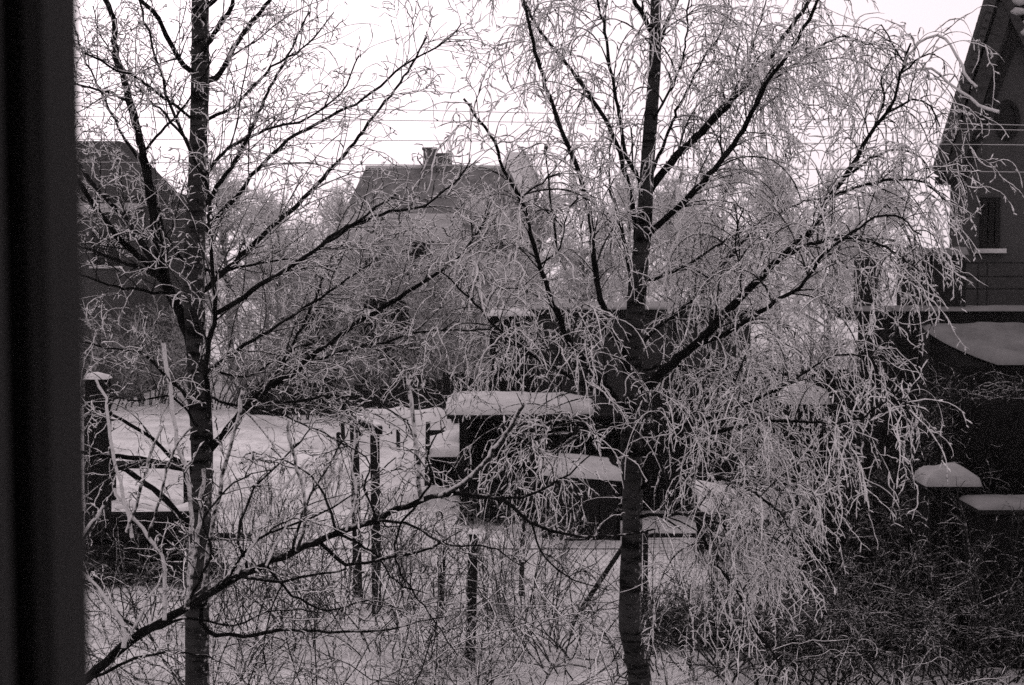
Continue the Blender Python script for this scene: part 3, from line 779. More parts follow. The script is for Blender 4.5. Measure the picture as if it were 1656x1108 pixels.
bush_t = bush_mesh(14, 3.0, 1.8, 5.0, 0.0042, 0.40, 'birch_twig', 5.0, 0.55, 0.15, 0.07)
bush_v = bush_mesh(13, 2.8, 1.9, 5.0, 0.0044, 0.16, 'dark_stem', 5.0, 0.7, 0.17, 0.08)
bush_u = bush_mesh(14, 2.8, 2.1, 5.0, 0.0040, 0.36, 'birch_twig', 5.0, 0.8, 0.17, 0.09)
for i, (px, y, ms, sc, lab) in enumerate([
    (150, 10.2, bush_u, 1.0, 'frosted bush rising into the lower left corner beside the casement'),
    (255, 11.0, bush_t, 1.05, 'frosted bush rising just left of the upright birch foot'),
    (395, 10.0, bush_u, 0.95, 'frosted bush rising right of the upright birch foot'),
    (480, 11.2, bush_t, 1.1, 'frosted bush rising under the middle of the long bough'),
    (585, 10.2, bush_u, 1.0, 'frosted bush rising before the twin posts'),
    (670, 11.0, bush_t, 1.0, 'frosted bush rising left of the lone fence post'),
    (840, 10.3, bush_u, 0.95, 'frosted bush rising right of the lone fence post'),
    (935, 11.0, bush_t, 1.0, 'frosted bush rising left of the weeping birch foot'),
    (1380, 10.6, bush_u, 0.8, 'frosted bush rising at the bottom edge, right of the longest hanging twigs'),
    (205, 11.4, bush_v, 1.0, 'dark arching bush at the bottom edge left of the upright birch'),
    (335, 11.5, bush_v, 0.95, 'dark arching bush hiding the foot of the upright birch'),
    (440, 10.6, bush_v, 1.0, 'dark arching bush at the bottom edge under the long bough'),
    (535, 11.6, bush_v, 1.05, 'dark arching bush at the bottom edge left of the twin posts'),
    (630, 10.5, bush_v, 0.95, 'dark arching bush at the bottom edge right of the twin posts'),
    (745, 11.3, bush_v, 0.9, 'dark arching bush in front of the lone fence post'),
    (890, 11.6, bush_v, 1.05, 'dark arching bush at the bottom edge between post and weeping birch'),
    (985, 10.6, bush_v, 0.95, 'dark arching bush close to the left of the weeping birch trunk'),
    (1560, 10.4, bush_u, 0.8, 'frosted bush rising at the bottom edge near the right corner'),
    ]):
    place_bush('frosted_bush', ms, lab, (PX(px, y), y, 0), sc, i * 2.1, 'frosted bushes below the window')

# dry stalks in the snow
n = 1600
sx_ = rng.uniform(-6.5, 6.5, n); sy_ = rng.uniform(10.5, 22, n)
keep = np.abs(sx_) < sy_ * 0.4
S = np.stack([sx_, sy_, np.full(n, -0.03)], -1)[keep]
D = np.concatenate([rng.normal(0, 0.35, (len(S), 2)), np.ones((len(S), 1))], 1)
A = grow(S, D, rng.uniform(0.12, 0.5, len(S)), 5, 0.12, 0.03)
V, Q, F = tubes(A, knob(len(S), 6, 0.0035, 0.0028, 0.2, 0.3), 3, 0.15)
tag(put('dry_stalks', quads_mesh('dry_stalks', V, Q, 'dark_stem', frost=F)), 'thin dry stalks poking out of the garden snow', 'stalks', kind='stuff')

# ================================================================== houses
def house_box(parent, x0, x1, y0, y1, z1, mat, name='wall'):
    b = MB(); b.box(x0, x1, y0, y1, -0.1, z1); return b.build(name, mat, parent)
def win(parent, x, y, z, w, h, frame='trim_dark'):
    b = MB()
    for a in ((-w / 2, -w / 2 + 0.07, 0, h), (w / 2 - 0.07, w / 2, 0, h), (-w / 2 + 0.07, w / 2 - 0.07, h - 0.07, h), (-w / 2 + 0.07, w / 2 - 0.07, 0, 0.07), (-0.025, 0.025, 0.07, h - 0.07)):
        b.box(x + a[0], x + a[1], y - 0.05, y + 0.02, z + a[2], z + a[3])
    f = b.build('window', frame, parent)
    p = MB(); p.box(x - w / 2 + 0.071, x - 0.0255, y - 0.012, y + 0.015, z + 0.071, z + h - 0.071); p.build('pane', 'window_glass', f)
    p = MB(); p.box(x + 0.0255, x + w / 2 - 0.071, y - 0.012, y + 0.015, z + 0.071, z + h - 0.071); p.build('pane', 'window_glass', f)
    p = MB(); p.box(x - w / 2 - 0.08, x + w / 2 + 0.08, y - 0.12, y - 0.002, z - 0.07, z - 0.002); p.build('sill', 'snow_roof', f)

# central hipped house
y0 = 62.0
hc = thing('hipped_house', 'grey house with a dark hipped roof and two chimneys in the distance', 'house', (0, 0, 0))
xl, xr = PX(535, y0), PX(880, y0); yb = y0 + 11; ze = PZ(388, y0); zr = PZ(272, y0 + 5.5)
house_box(hc, xl + 0.5, xr - 0.5, y0 + 0.5, yb - 0.5, ze - 0.02, 'render_grey')
rl, rr, ym = PX(592, y0 + 5.5), PX(822, y0 + 5.5), y0 + 5.5
b = MB(); b.add([(xl, y0, ze), (xr, y0, ze), (xr, yb, ze), (xl, yb, ze), (rl, ym, zr), (rr, ym, zr)], [(0, 1, 5, 4), (1, 2, 5), (2, 3, 4, 5), (3, 0, 4), (3, 2, 1, 0)])
rf = b.build('roof', 'roof_dark', hc)
b = MB(); b.cyl((rl, ym, zr + 0.02), (rr, ym, zr + 0.02), 0.12, 0.12, 6); b.build('ridge_snow', 'snow_roof', rf)
for cx0, cx1, ct in ((686, 706, 243), (708, 731, 252)):
    b = MB(); x0, x1 = PX(cx0, ym), PX(cx1, ym); zt = PZ(ct, ym)
    b.box(x0, x1, ym - 0.4, ym + 0.4, zr - 0.6, zt); b.box(x0 - 0.06, x1 + 0.06, ym - 0.46, ym + 0.46, zt + 0.002, zt + 0.1)
    b.build('chimney', 'chimney_brick', rf)
for px in (620, 700, 780): win(hc, PX(px, y0), y0 + 0.5, ze - 2.2, 1.0, 1.3)
# snowy annex in front of it
ya = 55.0
an = thing('annex_house', 'low annex with a snow-covered roof before the hipped house', 'house', (0, 0, 0))
ax0, ax1 = PX(545, ya), PX(735, ya); za0 = PZ(390, ya); za1 = PZ(345, ya + 3)
b = MB(); b.poly([(ax0 + .3, ya + .3, -0.1), (ax0 + .3, ya + .3, za0 - .02), (ax0 + .3, ya + 3.2, za1 - .12), (ax0 + .3, ya + 3.2, -0.1)], (ax1 - ax0 - .6, 0, 0)); b.build('wall', 'hedge_dark', an)
snow_slab('roof', lambda u, v: (ax0 + (ax1 - ax0) * u, ya + 3.4 * v, za0 + (za1 - za0) * v), 26, 12, 0.10, 'snow_far', an, 1.0)
win(an, PX(610, ya), ya + 0.3, za0 - 1.7, 0.9, 1.0)
# pale far gable
yf = 115.0
fh = thing('pale_house', 'faint pale gabled house far off above the hipped roof', 'house', (0, 0, 0))
fx0, fx1 = PX(800, yf), PX(868, yf); fz = PZ(290, yf); fa = PZ(246, yf)
b = MB(); b.poly([(fx0, yf, -0.1), (fx1, yf, -0.1), (fx1, yf, fz), (fx0 + (fx1 - fx0) * 0.68, yf, fa), (fx0 + (fx1 - fx0) * 0.3, yf, fa), (fx0, yf, fz)], (0, 9, 0)); b.build('wall', 'render_pale', fh)
b = MB(); b.bar((fx1 + 0.15, yf - 0.2, fz - 0.1), (fx0 + (fx1 - fx0) * 0.68, yf - 0.2, fa + 0.1), 0.4, 0.2); b.build('roof', 'roof_dark', fh)

# dark house at the left
yl = 48.0
hl = thing('dark_house', 'dark house with a snowy lean-to roof beside the casement', 'house', (0, 0, 0))
lx0, lx1 = PX(20, yl), PX(232, yl); lz = PZ(318, yl)
house_box(hl, lx0, lx1 - 0.06, yl + 0.6, yl + 7, PZ(300, yl), 'render_dark')
b = MB(); zt = PZ(228, yl + 3)
b.add([(lx0 - 0.3, yl + 0.3, lz), (lx1, yl + 0.3, lz), (lx1, yl + 7, lz), (lx0 - 0.3, yl + 7, lz), (lx0, yl + 3, zt), (PX(196, yl + 3), yl + 3, zt), (PX(196, yl + 3), yl + 4.5, zt), (lx0, yl + 4.5, zt)],
      [(0, 1, 5, 4), (1, 2, 6, 5), (2, 3, 7, 6), (3, 0, 4, 7), (4, 5, 6, 7), (3, 2, 1, 0)]); b.build('roof', 'roof_house', hl)
b = MB(); b.box(lx0, lx1 - 0.1, yl - 1.6, yl + 0.598, -0.1, PZ(345, yl - 1.5)); b.build('lean_to', 'render_dark', hl)
snow_slab('lean_to_roof', lambda u, v: (lx0 - 0.2 + (lx1 + 0.15 - lx0) * u, yl - 1.9 + 2.45 * v, PZ(343, yl - 1.9) + 0.30 * v), 22, 8, 0.12, 'snow_far', hl, 2.0)
win(hl, PX(172, yl - 1.6), yl - 1.6, PZ(430, yl), 0.9, 1.1)

# right: dark gable house with terrace
yg = 22.0
hr = thing('gable_house', 'tall dark house with a steep gable and small oval window at the right edge', 'house', (0, 0, 0))
def gp(px, py, y=None): return pix(px, py, yg if y is None else y)
apex = gp(1613, -14); lft = gp(1527, 268)
rgt_top = gp(1660, 80); slope_r = (rgt_top[2] - apex[2]) / (rgt_top[0] - apex[0])
xw0 = lft[0] + 0.10; xw1 = apex[0] + 3.2
DV = np.array([0.40, 1.0, 0.0])               # the house stands turned, its flank runs off to the right
b = MB()
zl = lft[2]
b.poly([(xw0, yg, -0.1), (xw1, yg, -0.1), (xw1, yg, apex[2] + slope_r * (xw1 - apex[0])), tuple(apex - [0, 0, 0.08]), (xw0, yg, zl - 0.05)], DV * 7); b.build('wall', 'render_dark', hr)
# barge boards and the roof edge on the left slope
av = np.array(apex); lv = np.array(lft)
d = (lv - av); lv2 = lv + d * 0.06
nrm = np.array([-(av[2] - lv2[2]), 0, -(av[0] - lv2[0])]); nrm = np.array([nrm[0], 0, -nrm[2]]) / np.linalg.norm(nrm)
q_ = -DV * 0.2
b = MB(); b.poly([av + q_, lv2 + q_, lv2 + q_ + nrm * 0.10, av + q_ + nrm * 0.10], DV * 7.2); rfl = b.build('roof', 'roof_house', hr)
b = MB(); b.bar(av + [0.10, -0.10, -0.22], lv2 + [0.10, -0.10, -0.10], 0.06, 0.22, up=(1, 0, 0.3)); b.build('barge_board', 'barge_board', rfl)
b = MB(); b.bar(av + [0.30, -0.06, -0.55], lv2 + [0.26, -0.06, -0.10], 0.05, 0.16, up=(1, 0, 0.3)); b.build('inner_board', 'trim_dark', rfl)
nt_ = 24                                        # tile edges stepping down the verge
tile_me = MB().box(-0.07, 0.03, -0.06, 0.30, -0.09, 0.09).mesh('roof_tile', 'roof_house', 0.012)
for i in range(nt_):
    p = av + (lv2 - av) * (i + 0.5) / nt_
    o = put('verge_tile', tile_me, rfl, tuple(p + [-0.035, -0.16, 0.10])); o.rotation_euler = (0, R(14), 0)
# right slope: main roof behind the little gable, its tiles heaped with snow
rd = np.array([1, 0, slope_r]); rd /= np.linalg.norm(rd)
b = MB(); b.bar(av + [0.02, -0.08, -0.02], av + rd * 3.2 + [0.02, -0.08, -0.02], 0.12, 0.14, up=(1, 0, 0.3)); b.build('barge_board', 'barge_board', hr)
b = MB(); q0 = av + [0.12, -0.05, 0.1]
b.poly([q0, q0 + rd * 3.6, q0 + rd * 3.6 + np.array([3.0, 0, 0]), q0 + np.array([2.4, 0, 2.4]), q0 + np.array([0.25, 0, 0.9])], (0, 0.12, 0)); mroof = b.build('main_roof', 'roof_house', hr)
lump = []
bm = bmesh.new(); bmesh.ops.create_icosphere(bm, subdivisions=2, radius=1.0)
for v in bm.verts: v.co *= 1 + 0.12 * math.sin(v.co.x * 5 + v.co.z * 4) ; v.co.y *= 0.6
me_l = bpy.data.meshes.new('snow_tile'); bm.to_mesh(me_l); bm.free(); me_l.materials.append(MAT['snow_roof']); me_l.polygons.foreach_set('use_smooth', np.ones(len(me_l.polygons), bool))
for r_ in range(13):
    for c_ in range(6):
        zz = apex[2] + 0.30 - r_ * 0.155; xv = apex[0] + (zz - apex[2]) / slope_r
        x = max(xv, apex[0]) + 0.08 + c_ * 0.24 + 0.04 * random.random() + (0.12 if r_ % 2 else 0)
        o = put('roof_tile', me_l, mroof, (x, yg - 0.10, zz), 0, (0.135, 0.14, 0.062 + 0.02 * random.random()))
# oval window
oc = gp(1628, 195)
def ring(cx, cz, a, bb, y, n=28): return [(cx + a * math.cos(2 * math.pi * i / n), y, cz + bb * math.sin(2 * math.pi * i / n)) for i in range(n)]
n_ = 28
b = MB(); o1, o2 = ring(oc[0], oc[2], 0.19, 0.31, yg - 0.05), ring(oc[0], oc[2], 0.13, 0.235, yg - 0.05); i1, i2 = ring(oc[0], oc[2], 0.19, 0.31, yg + 0.01), ring(oc[0], oc[2], 0.13, 0.235, yg + 0.01)
b.add(o1 + o2 + i1 + i2, [(i, (i + 1) % n_, n_ + (i + 1) % n_, n_ + i) for i in range(n_)] + [(i, 2 * n_ + i, 2 * n_ + (i + 1) % n_, (i + 1) % n_) for i in range(n_)] + [(n_ + i, n_ + (i + 1) % n_, 3 * n_ + (i + 1) % n_, 3 * n_ + i) for i in range(n_)])
ow = b.build('oval_window', 'trim_dark', hr)
b = MB(); b.poly(ring(oc[0], oc[2], 0.129, 0.234, yg - 0.012), (0, 0.01, 0)); b.build('pane', 'window_glass', ow)
win(hr, gp(1600, 360)[0], yg, gp(1600, 402)[2], 0.30, 0.78)
# dormer-side eave return under the verge
b = MB(); b.box(lv2[0] - 0.1, xw0 + 0.15, yg - 0.2, yg - 0.02, lv2[2] - 0.14, lv2[2] - 0.02); b.build('eave', 'trim_dark', hr)
# snowy far roof behind its left edge
# terrace: slab with snow edge, pillars, railing, boarded base
yt = 20.5
tr = thing('terrace', 'dark walled terrace with pillars, thin railing and snow along its edge', 'terrace', (0, 0, 0))
tx0, tx1 = PX(1392, yt), PX(1760, yt); zt = PZ(503, yt)
b = MB(); b.box(tx0, tx1, yt, yg - 0.003, zt - 0.16, zt); b.build('slab', 'shed_wall_dark', tr)
snow_slab('slab_snow', lambda u, v: (tx0 - 0.02 + (tx1 - tx0) * u, yt - 0.05 + 0.5 * v, zt), 60, 6, 0.07, 'snow_shaded', tr, 3.0)
def pillar(pa, pb, ptop):
    b = MB(); x0, x1 = PX(pa, yt + .1), PX(pb, yt + .1); z1 = PZ(ptop, yt)
    b.box(x0, x1, yt + 0.08, yt + 0.5, zt + 0.002, z1); p = b.build('pillar', 'trim_dark', tr)
    snow_slab('pillar_snow', lambda u, v: (x0 - 0.05 + (x1 - x0 + 0.1) * u, yt + 0.04 + 0.5 * v, z1), 10, 8, 0.10, 'snow_shaded', p, pa)
pillar(1508, 1562, 412); pillar(1392, 1420, 412)
b = MB(); z1 = PZ(408, yt); b.box(PX(1462, yt + .1), PX(1507.5, yt + .1), yt + 0.12, yt + 0.46, zt + 0.002, z1); pp = b.build('parapet', 'trim_dark', tr)
snow_slab('parapet_snow', lambda u, v: (PX(1460, yt) + (PX(1508, yt) - PX(1460, yt)) * u, yt + 0.08 + 0.42 * v, z1), 12, 7, 0.07, 'snow_shaded', pp, 1.0)
for py in (425, 447, 467):
    b = MB(); b.cyl((PX(1563, yt + .2), yt + 0.2, PZ(py, yt + .2)), (tx1, yt + 0.2, PZ(py, yt + .2)), 0.014, 0.014, 6); b.build('rail', 'iron', tr)
for px in (1582, 1597, 1660, 1730):
    b = MB(); b.cyl((PX(px, yt + .2), yt + 0.2, zt), (PX(px, yt + .2), yt + 0.2, PZ(424, yt + .2)), 0.012, 0.012, 6); b.build('rail_post', 'iron', tr)
nb = 22                                          # boarded front under the slab
for i in range(nb):
    xa = tx0 + (tx1 - tx0) * i / nb; xb = tx0 + (tx1 - tx0) * (i + 1) / nb - 0.012
    b = MB(); b.box(xa, xb, yt + 0.04 + 0.015 * (i % 2), yt + 0.11, -0.1, zt - 0.162); b.build('board', 'grey_wood' if 5 < i < 9 else 'dark_wood', tr)
# low outbuilding with a snowy roof below the terrace, at the right edge
yo = 18.6
ob = thing('outbuilding', 'dark outbuilding with a smooth snow-covered roof under the terrace railing', 'shed', (0, 0, 0))
ox0, ox1 = PX(1548, yo), PX(1800, yo); oz0 = PZ(590, yo); oz1 = PZ(528, yo + 1.3)
b = MB(); b.poly([(ox0 + .1, yo + .1, -0.1), (ox0 + .1, yo + .1, oz0 - 0.03), (ox0 + .1, yo + 1.5, oz1 - 0.03), (ox0 + .1, yo + 1.5, -0.1)], (ox1 - ox0 - .2, 0, 0)); b.build('wall', 'black_wood', ob)
snow_slab('roof_snow', lambda u, v: (ox0 + 0.55 * (1 - v) ** 2 + (ox1 - ox0) * u, yo + 1.6 * v, oz0 + (oz1 - oz0) * v), 30, 14, 0.10, 'snow_shaded', ob, 2.2)

# ================================================================== sheds in the middle distance
ysd = 28.0
sd = thing('flat_shed', 'dark grey flat-roofed shed behind the weeping birch trunk', 'shed', (0, 0, 0))
sx0, sx1 = PX(862, ysd), PX(1215, ysd); sz = PZ(500, ysd)
b = MB(); b.box(sx0, sx1, ysd, ysd + 4, -0.1, sz - 0.1); b.build('wall', 'shed_wall', sd)
b = MB(); b.box(sx0 - 0.1, sx1 + 0.1, ysd - 0.15, ysd + 4.1, sz - 0.098, sz); b.build('roof', 'trim_dark', sd)
snow_slab('roof_snow', lambda u, v: (sx0 - 0.1 + (sx1 - sx0 + .2) * u, ysd - 0.17 + 4.2 * v, sz), 50, 10, 0.05, 'snow_shaded', sd, 0.5)
for a, c in ((905, 12), (945, 12), (1090, 12), (1150, 12)):
    b = MB(); x = PX(a, ysd); b.box(x - 0.04, x + 0.04, ysd - 0.03, ysd - 0.002, 0, sz - 0.1); b.build('batten', 'trim_dark', sd)
win(sd, PX(1180, ysd), ysd, PZ(640, ysd), 0.8, 0.6)
s2 = thing('black_shed', 'black boarded shed with a thin snow line on top, left of the grey shed', 'shed', (0, 0, 0))
y2 = 27.2; x0, x1 = PX(792, y2), PX(861, y2); z2 = PZ(508, y2)
nbd = 7
for i in range(nbd):
    xa = x0 + (x1 - x0) * i / nbd
    b = MB(); b.box(xa, xa + (x1 - x0) / nbd - 0.012, y2 + 0.012 * (i % 2), y2 + 0.06, -0.1, z2 - 0.04); b.build('board', 'black_wood', s2)
b = MB(); b.box(x0 + 0.01, x1 - 0.02, y2 + 0.062, y2 + 3, -0.1, z2 - 0.05); b.build('wall', 'black_wood', s2)
snow_slab('roof_snow', lambda u, v: (x0 - 0.06 + (x1 - x0 + .12) * u, y2 - 0.08 + 3 * v, z2 - 0.03), 16, 10, 0.07, 'snow_roof', s2, 1.5)

# plank fence behind the heap
fe = thing('plank_fence', 'weathered black plank fence at the back of the garden, left of the sheds', 'fence', (0, 0, 0))
yfz = 39.0; xa = PX(560, yfz); xb = PX(790, yfz); i = 0
while xa < xb:
    w_ = random.uniform(0.15, 0.24); top = PZ(608, yfz) + random.uniform(-0.16, 0.14) - (0.35 if xa < PX(625, yfz) else 0)
    b = MB(); b.box(xa, xa + w_ - 0.015, yfz + random.uniform(0, 0.02), yfz + 0.05, -0.1, top); b.build('plank', 'black_wood', fe); xa += w_
b = MB(); b.box(PX(560, yfz), xb, yfz + 0.052, yfz + 0.11, 0.4, 0.5); b.build('rail', 'black_wood', fe)

f2 = thing('plank_fence', 'tall black plank fence behind the hanging twigs, right of the open shelter', 'fence', (0, 0, 0))
yq = 25.6; xa = PX(1040, yq); xb = PX(1408, yq)
while xa < xb:
    w_ = random.uniform(0.16, 0.24)
    b = MB(); b.box(xa, xa + w_ - 0.014, yq + random.uniform(0, 0.02), yq + 0.05, -0.1, PZ(598, yq) + random.uniform(-0.07, 0.07)); b.build('plank', random.choice(['black_wood', 'dark_wood', 'dark_wood', 'shed_wall_dark']), f2); xa += w_
for z in (0.5, 1.6):
    b = MB(); b.box(PX(1040, yq), xb, yq + 0.052, yq + 0.11, z, z + 0.1); b.build('rail', 'black_wood', f2)

# open shelter with thick snow on its roof
yk = 24.2
sh = thing('open_shelter', 'low black open-fronted shelter under a thick pillow of snow', 'shelter', (0, 0, 0))
kx0, kx1 = PX(722, yk), PX(1035, yk); kz = PZ(672, yk)
b = MB(); b.box(kx0 + 0.2, kx1, yk + 1.9, yk + 2.0, -0.1, kz - 0.02); b.build('back_wall', 'black_wood', sh)
b = MB(); b.box(kx0 + 0.2, kx0 + 0.28, yk + 0.3, yk + 1.898, -0.1, kz - 0.06); b.build('side_wall', 'black_wood', sh)
b = MB(); b.box(kx1 - 0.08, kx1, yk + 0.3, yk + 1.898, -0.1, kz - 0.06); b.build('side_wall', 'black_wood', sh)
for px in (752, 860, 1025):
    b = MB(); x = PX(px, yk); b.box(x - 0.05, x + 0.05, yk + 0.08, yk + 0.18, -0.1, kz - 0.062); b.build('post', 'black_wood', sh)
for i in range(6):                                  # low boarding across the front
    b = MB(); zz = 0.02 + i * 0.17; b.box(PX(760, yk), kx1 - 0.09, yk + 0.19, yk + 0.21, zz, zz + 0.15); b.build('board', 'black_wood', sh)
b = MB(); b.box(kx0, kx1 + 0.1, yk, yk + 2.1, kz - 0.06, kz - 0.004); b.build('roof', 'black_wood', sh)
rs = snow_slab('roof_snow', lambda u, v: (kx0 - 0.05 + (PX(958, yk) - kx0 + .1) * u, yk - 0.10 + 2.2 * v * (1 - 0.55 * u * u) + 0.25 * (1 - u) ** 6 + 0.35 * u * u, kz + 0.10 * v + 0.02 * math.sin(3 * u)), 60, 18, 0.20, 'snow_roof', sh, 0.8, over=0.20, soft=0.5, lump=0.12)
# hutch in front of it
yh = 22.6
hu = thing('rabbit_hutch', 'small black hutch with a sloping snow-covered lid before the open shelter', 'hutch', (0, 0, 0))
hx0, hx1 = PX(872, yh), PX(1012, yh); hz = PZ(768, yh); hz2 = PZ(735, yh + 1.1)
b = MB(); b.poly([(hx0 + .06, yh + .08, -0.1), (hx0 + .06, yh + .08, hz - .02), (hx0 + .06, yh + 1.1, hz2 - .02), (hx0 + .06, yh + 1.1, -0.1)], (hx1 - hx0 - .12, 0, 0)); b.build('body', 'black_wood', hu)
for i in range(4):
    b = MB(); x = hx0 + 0.1 + (hx1 - hx0 - .2) * i / 4; b.box(x, x + (hx1 - hx0 - .2) / 4 - 0.02, yh + 0.055, yh + 0.078, 0.02, hz - 0.06); b.build('door', 'dark_wood', hu)
snow_slab('lid_snow', lambda u, v: (hx0 + (hx1 - hx0) * u, yh - 0.02 + 1.15 * v, hz + (hz2 - hz) * v - 0.10 * u), 22, 12, 0.10, 'snow_roof', hu, 1.1, soft=0.4)
# second hutch to the right, under the hanging twigs
yh2 = 21.0
h2 = thing('snowy_hutch', 'dark hutch with a bright snow slope behind the lowest hanging twigs', 'hutch', (0, 0, 0))
gx0, gx1 = PX(1138, yh2), PX(1285, yh2); gz = PZ(828, yh2); gz2 = PZ(780, yh2 + 1.0)
b = MB(); b.poly([(gx0 + .06, yh2 + .06, -0.1), (gx0 + .06, yh2 + .06, gz - .02), (gx0 + .06, yh2 + 1.0, gz2 - .02), (gx0 + .06, yh2 + 1.0, -0.1)], (gx1 - gx0 - .12, 0, 0)); b.build('body', 'black_wood', h2)
b = MB(); b.box(gx0 + 0.1, gx1 - 0.1, yh2 + 0.03, yh2 + 0.058, 0.05, gz - 0.08); b.build('front_door', 'dark_wood', h2)
snow_slab('lid_snow', lambda u, v: (gx0 + (gx1 - gx0) * u, yh2 + 1.05 * v, gz + (gz2 - gz) * v - 0.16 * u), 20, 12, 0.14, 'snow', h2, 2.7, soft=0.4)

# dog kennel half buried in snow
ykn = GY(800)
kn = thing('dog_kennel', 'small snow-buried kennel with a black arched opening left of the open shelter', 'kennel', (0, 0, 0))
nx0, nx1 = PX(686, ykn), PX(742, ykn); nz = PZ(735, ykn)
b = MB(); zt_ = nz - 0.04; r_ = (nx1 - nx0) * 0.36; cxk = (nx0 + nx1) / 2
arch = [(cxk - r_, ykn - 0.005, -0.05)] + [(cxk + r_ * math.cos(a), ykn - 0.005, zt_ - r_ - 0.06 + r_ * math.sin(a)) for a in np.linspace(math.pi, 0, 9)] + [(cxk + r_, ykn - 0.005, -0.05)]
b.poly(arch, (0, 0.004, 0)); dk = b  # flat black panel paints the dark inside; the body behind is solid
b = MB(); b.box(nx0, nx1, ykn, ykn + 1.2, -0.1, zt_); b.build('body', 'black_wood', kn); dk.build('opening', 'groove_black', kn)
def mound(name, x0, x1, y0, y1, fn, parent, mat='snow', nx=60, ny=34):
    u = np.linspace(0, 1, nx); v = np.linspace(0, 1, ny); U, Vv = np.meshgrid(u, v, indexing='ij')
    X = x0 + (x1 - x0) * U; Y = y0 + (y1 - y0) * Vv
    Z = fn(U, Vv); e = np.clip(np.minimum(np.minimum(U, 1 - U), np.minimum(Vv, 1 - Vv)) * 12, 0, 1)
    Z = Z * e + 0.05 * e * fnoise(X * 3, Y * 3, 2.0) - 0.12 * (1 - e)
    return put(name, grid_mesh(name, np.stack([X, Y, Z], -1), mat), parent)
g = lambda U, V, u, v, su, sv: np.exp(-((U - u) / su) ** 2 - ((V - v) / sv) ** 2)
mound('snow_cover', PX(585, ykn), PX(752, ykn), ykn - 0.9, ykn + 3.2, lambda U, V: 0.95 * g(U, V, 0.86, 0.72, 0.42, 0.26) + 0.45 * g(U, V, 0.35, 0.8, 0.3, 0.22) + 0.2 * g(U, V, 0.6, 0.2, 0.3, 0.2), kn)
snow_slab('roof_snow', lambda u, v: (nx0 - 0.08 + (nx1 - nx0 + 0.16) * u, ykn - 0.06 + 1.3 * v, zt_ + 0.002), 16, 16, 0.14, 'snow', kn, 0.4, soft=0.45)
# long heap under snow
yhp = GY(722)
hp = thing('snow_heap', 'long lumpy heap buried in snow behind the twin posts', 'heap', (0, 0, 0))
px0, px1 = PX(535, yhp), PX(740, yhp); ht = PZ(660, yhp + 1.2)
mound('snow_cover', px0, px1, yhp - 0.3, yhp + 2.6, lambda U, V: ht * np.clip(0.75 * g(U, V, 0.22, 0.55, 0.16, 0.35) + 0.95 * g(U, V, 0.50, 0.6, 0.22, 0.33) + 0.85 * g(U, V, 0.82, 0.6, 0.17, 0.3), 0, 1.02), hp)
for la in ((px0 + 0.10, px0 + 0.22, yhp - 0.06, yhp + 0.02, 0, 0.35), (px0 + 0.5, px0 + 0.75, yhp - 0.08, yhp + 0.01, 0.25, 0.38), (px1 - 0.75, px1 - 0.3, yhp - 0.10, yhp + 0.01, 0.22, 0.40)):
    b = MB(); b.box(*la); b.build('log', 'black_wood', hp, bevel=0.03)
# white clump of snow on a barrel behind the twigs
yb_ = 22.0
bl = thing('snow_topped_barrel', 'dark barrel carrying a bright round cap of snow behind the hanging twigs', 'barrel', (0, 0, 0))
cxb = PX(1310, yb_); zb = PZ(655, yb_)
b = MB(); b.cyl((cxb, yb_ + .3, -0.05), (cxb, yb_ + .3, zb), 0.26, 0.30, 14); b.build('body', 'black_wood', bl)
snow_slab('snow_cap', lambda u, v: (cxb - 0.36 + 0.72 * u, yb_ + 0.7 * v, zb + 0.01), 14, 14, 0.32, 'snow', bl, 0.1, over=0.05, soft=0.5)

# ================================================================== posts, fences, small things
def post(label, px, ptop, pbase, w, mat='dark_wood', snow=True, lean=0.0, name='fence_post', group='fence posts in the garden', cat='post', round_=False):
    y = GY(pbase); x = PX(px, y); zt = PZ(ptop, y); w_m = w / FPX * y
    lean = lean or 0.05 * math.sin(px * 1.7)
    o = thing(name, label, cat, (x, y, 0), 0, group)
    b = MB()
    if round_: b.cyl((0, 0, -0.1), (lean, 0, zt), w_m / 2, w_m / 2 * 0.92, 8)
    else: b.bar((0, 0, -0.1), (lean, 0, zt), w_m, w_m * 0.9, up=(0, 1, 0))
    b.build('shaft', mat, o)
    if snow: snow_slab('snow_cap', lambda u, v: (lean - w_m * .55 + w_m * 1.1 * u, -w_m * .5 + w_m * v, zt), 7, 7, w_m * 0.28, 'snow', o, px, soft=0.5)
    return o, x, y, zt
post('lone stout fence post standing in the snow, bottom centre', 759, 862, 1072, 17, round_=True)
post('short thin stake just left of the lone fence post', 711, 885, 1000, 8, snow=False)
post('thin stake between the lone fence post and the weeping birch', 843, 838, 955, 8)
post('little stake sticking out of the snow before the long heap', 643, 695, 727, 6, snow=False)
post('tiny stake far back at the garden edge, left of the heap', 546, 640, 668, 6, snow=False)
post('short stake at the left end of the long heap', 554, 684, 718, 6, snow=False)
post('thin tall stake before the snow-buried kennel', 688, 682, 800, 7)
o, x1_, y1_, z1_ = post('tall black post, the right one of the twin posts', 606, 702, 992, 14)
o, x2_, y2_, z2_ = post('tall rimed post, the left one of the twin posts', 576, 684, 965, 13)
bmn = thing('cross_beam', 'short slanting beam with snow on top joining the twin posts', 'beam', (0, 0, 0))
b = MB(); pa = np.array([x2_ - 0.02, y2_, z2_ + 0.05]); pb_ = np.array([x1_ + 0.05, y1_ - 0.06, z1_ + 0.05]); b.bar(pa, pb_, 0.09, 0.10); b.build('beam', 'black_wood', bmn)
b = MB(); b.bar(pa + [0, 0, 0.068], pb_ + [0, 0, 0.068], 0.085, 0.035); b.build('snow', 'snow', bmn, bevel=0.012)
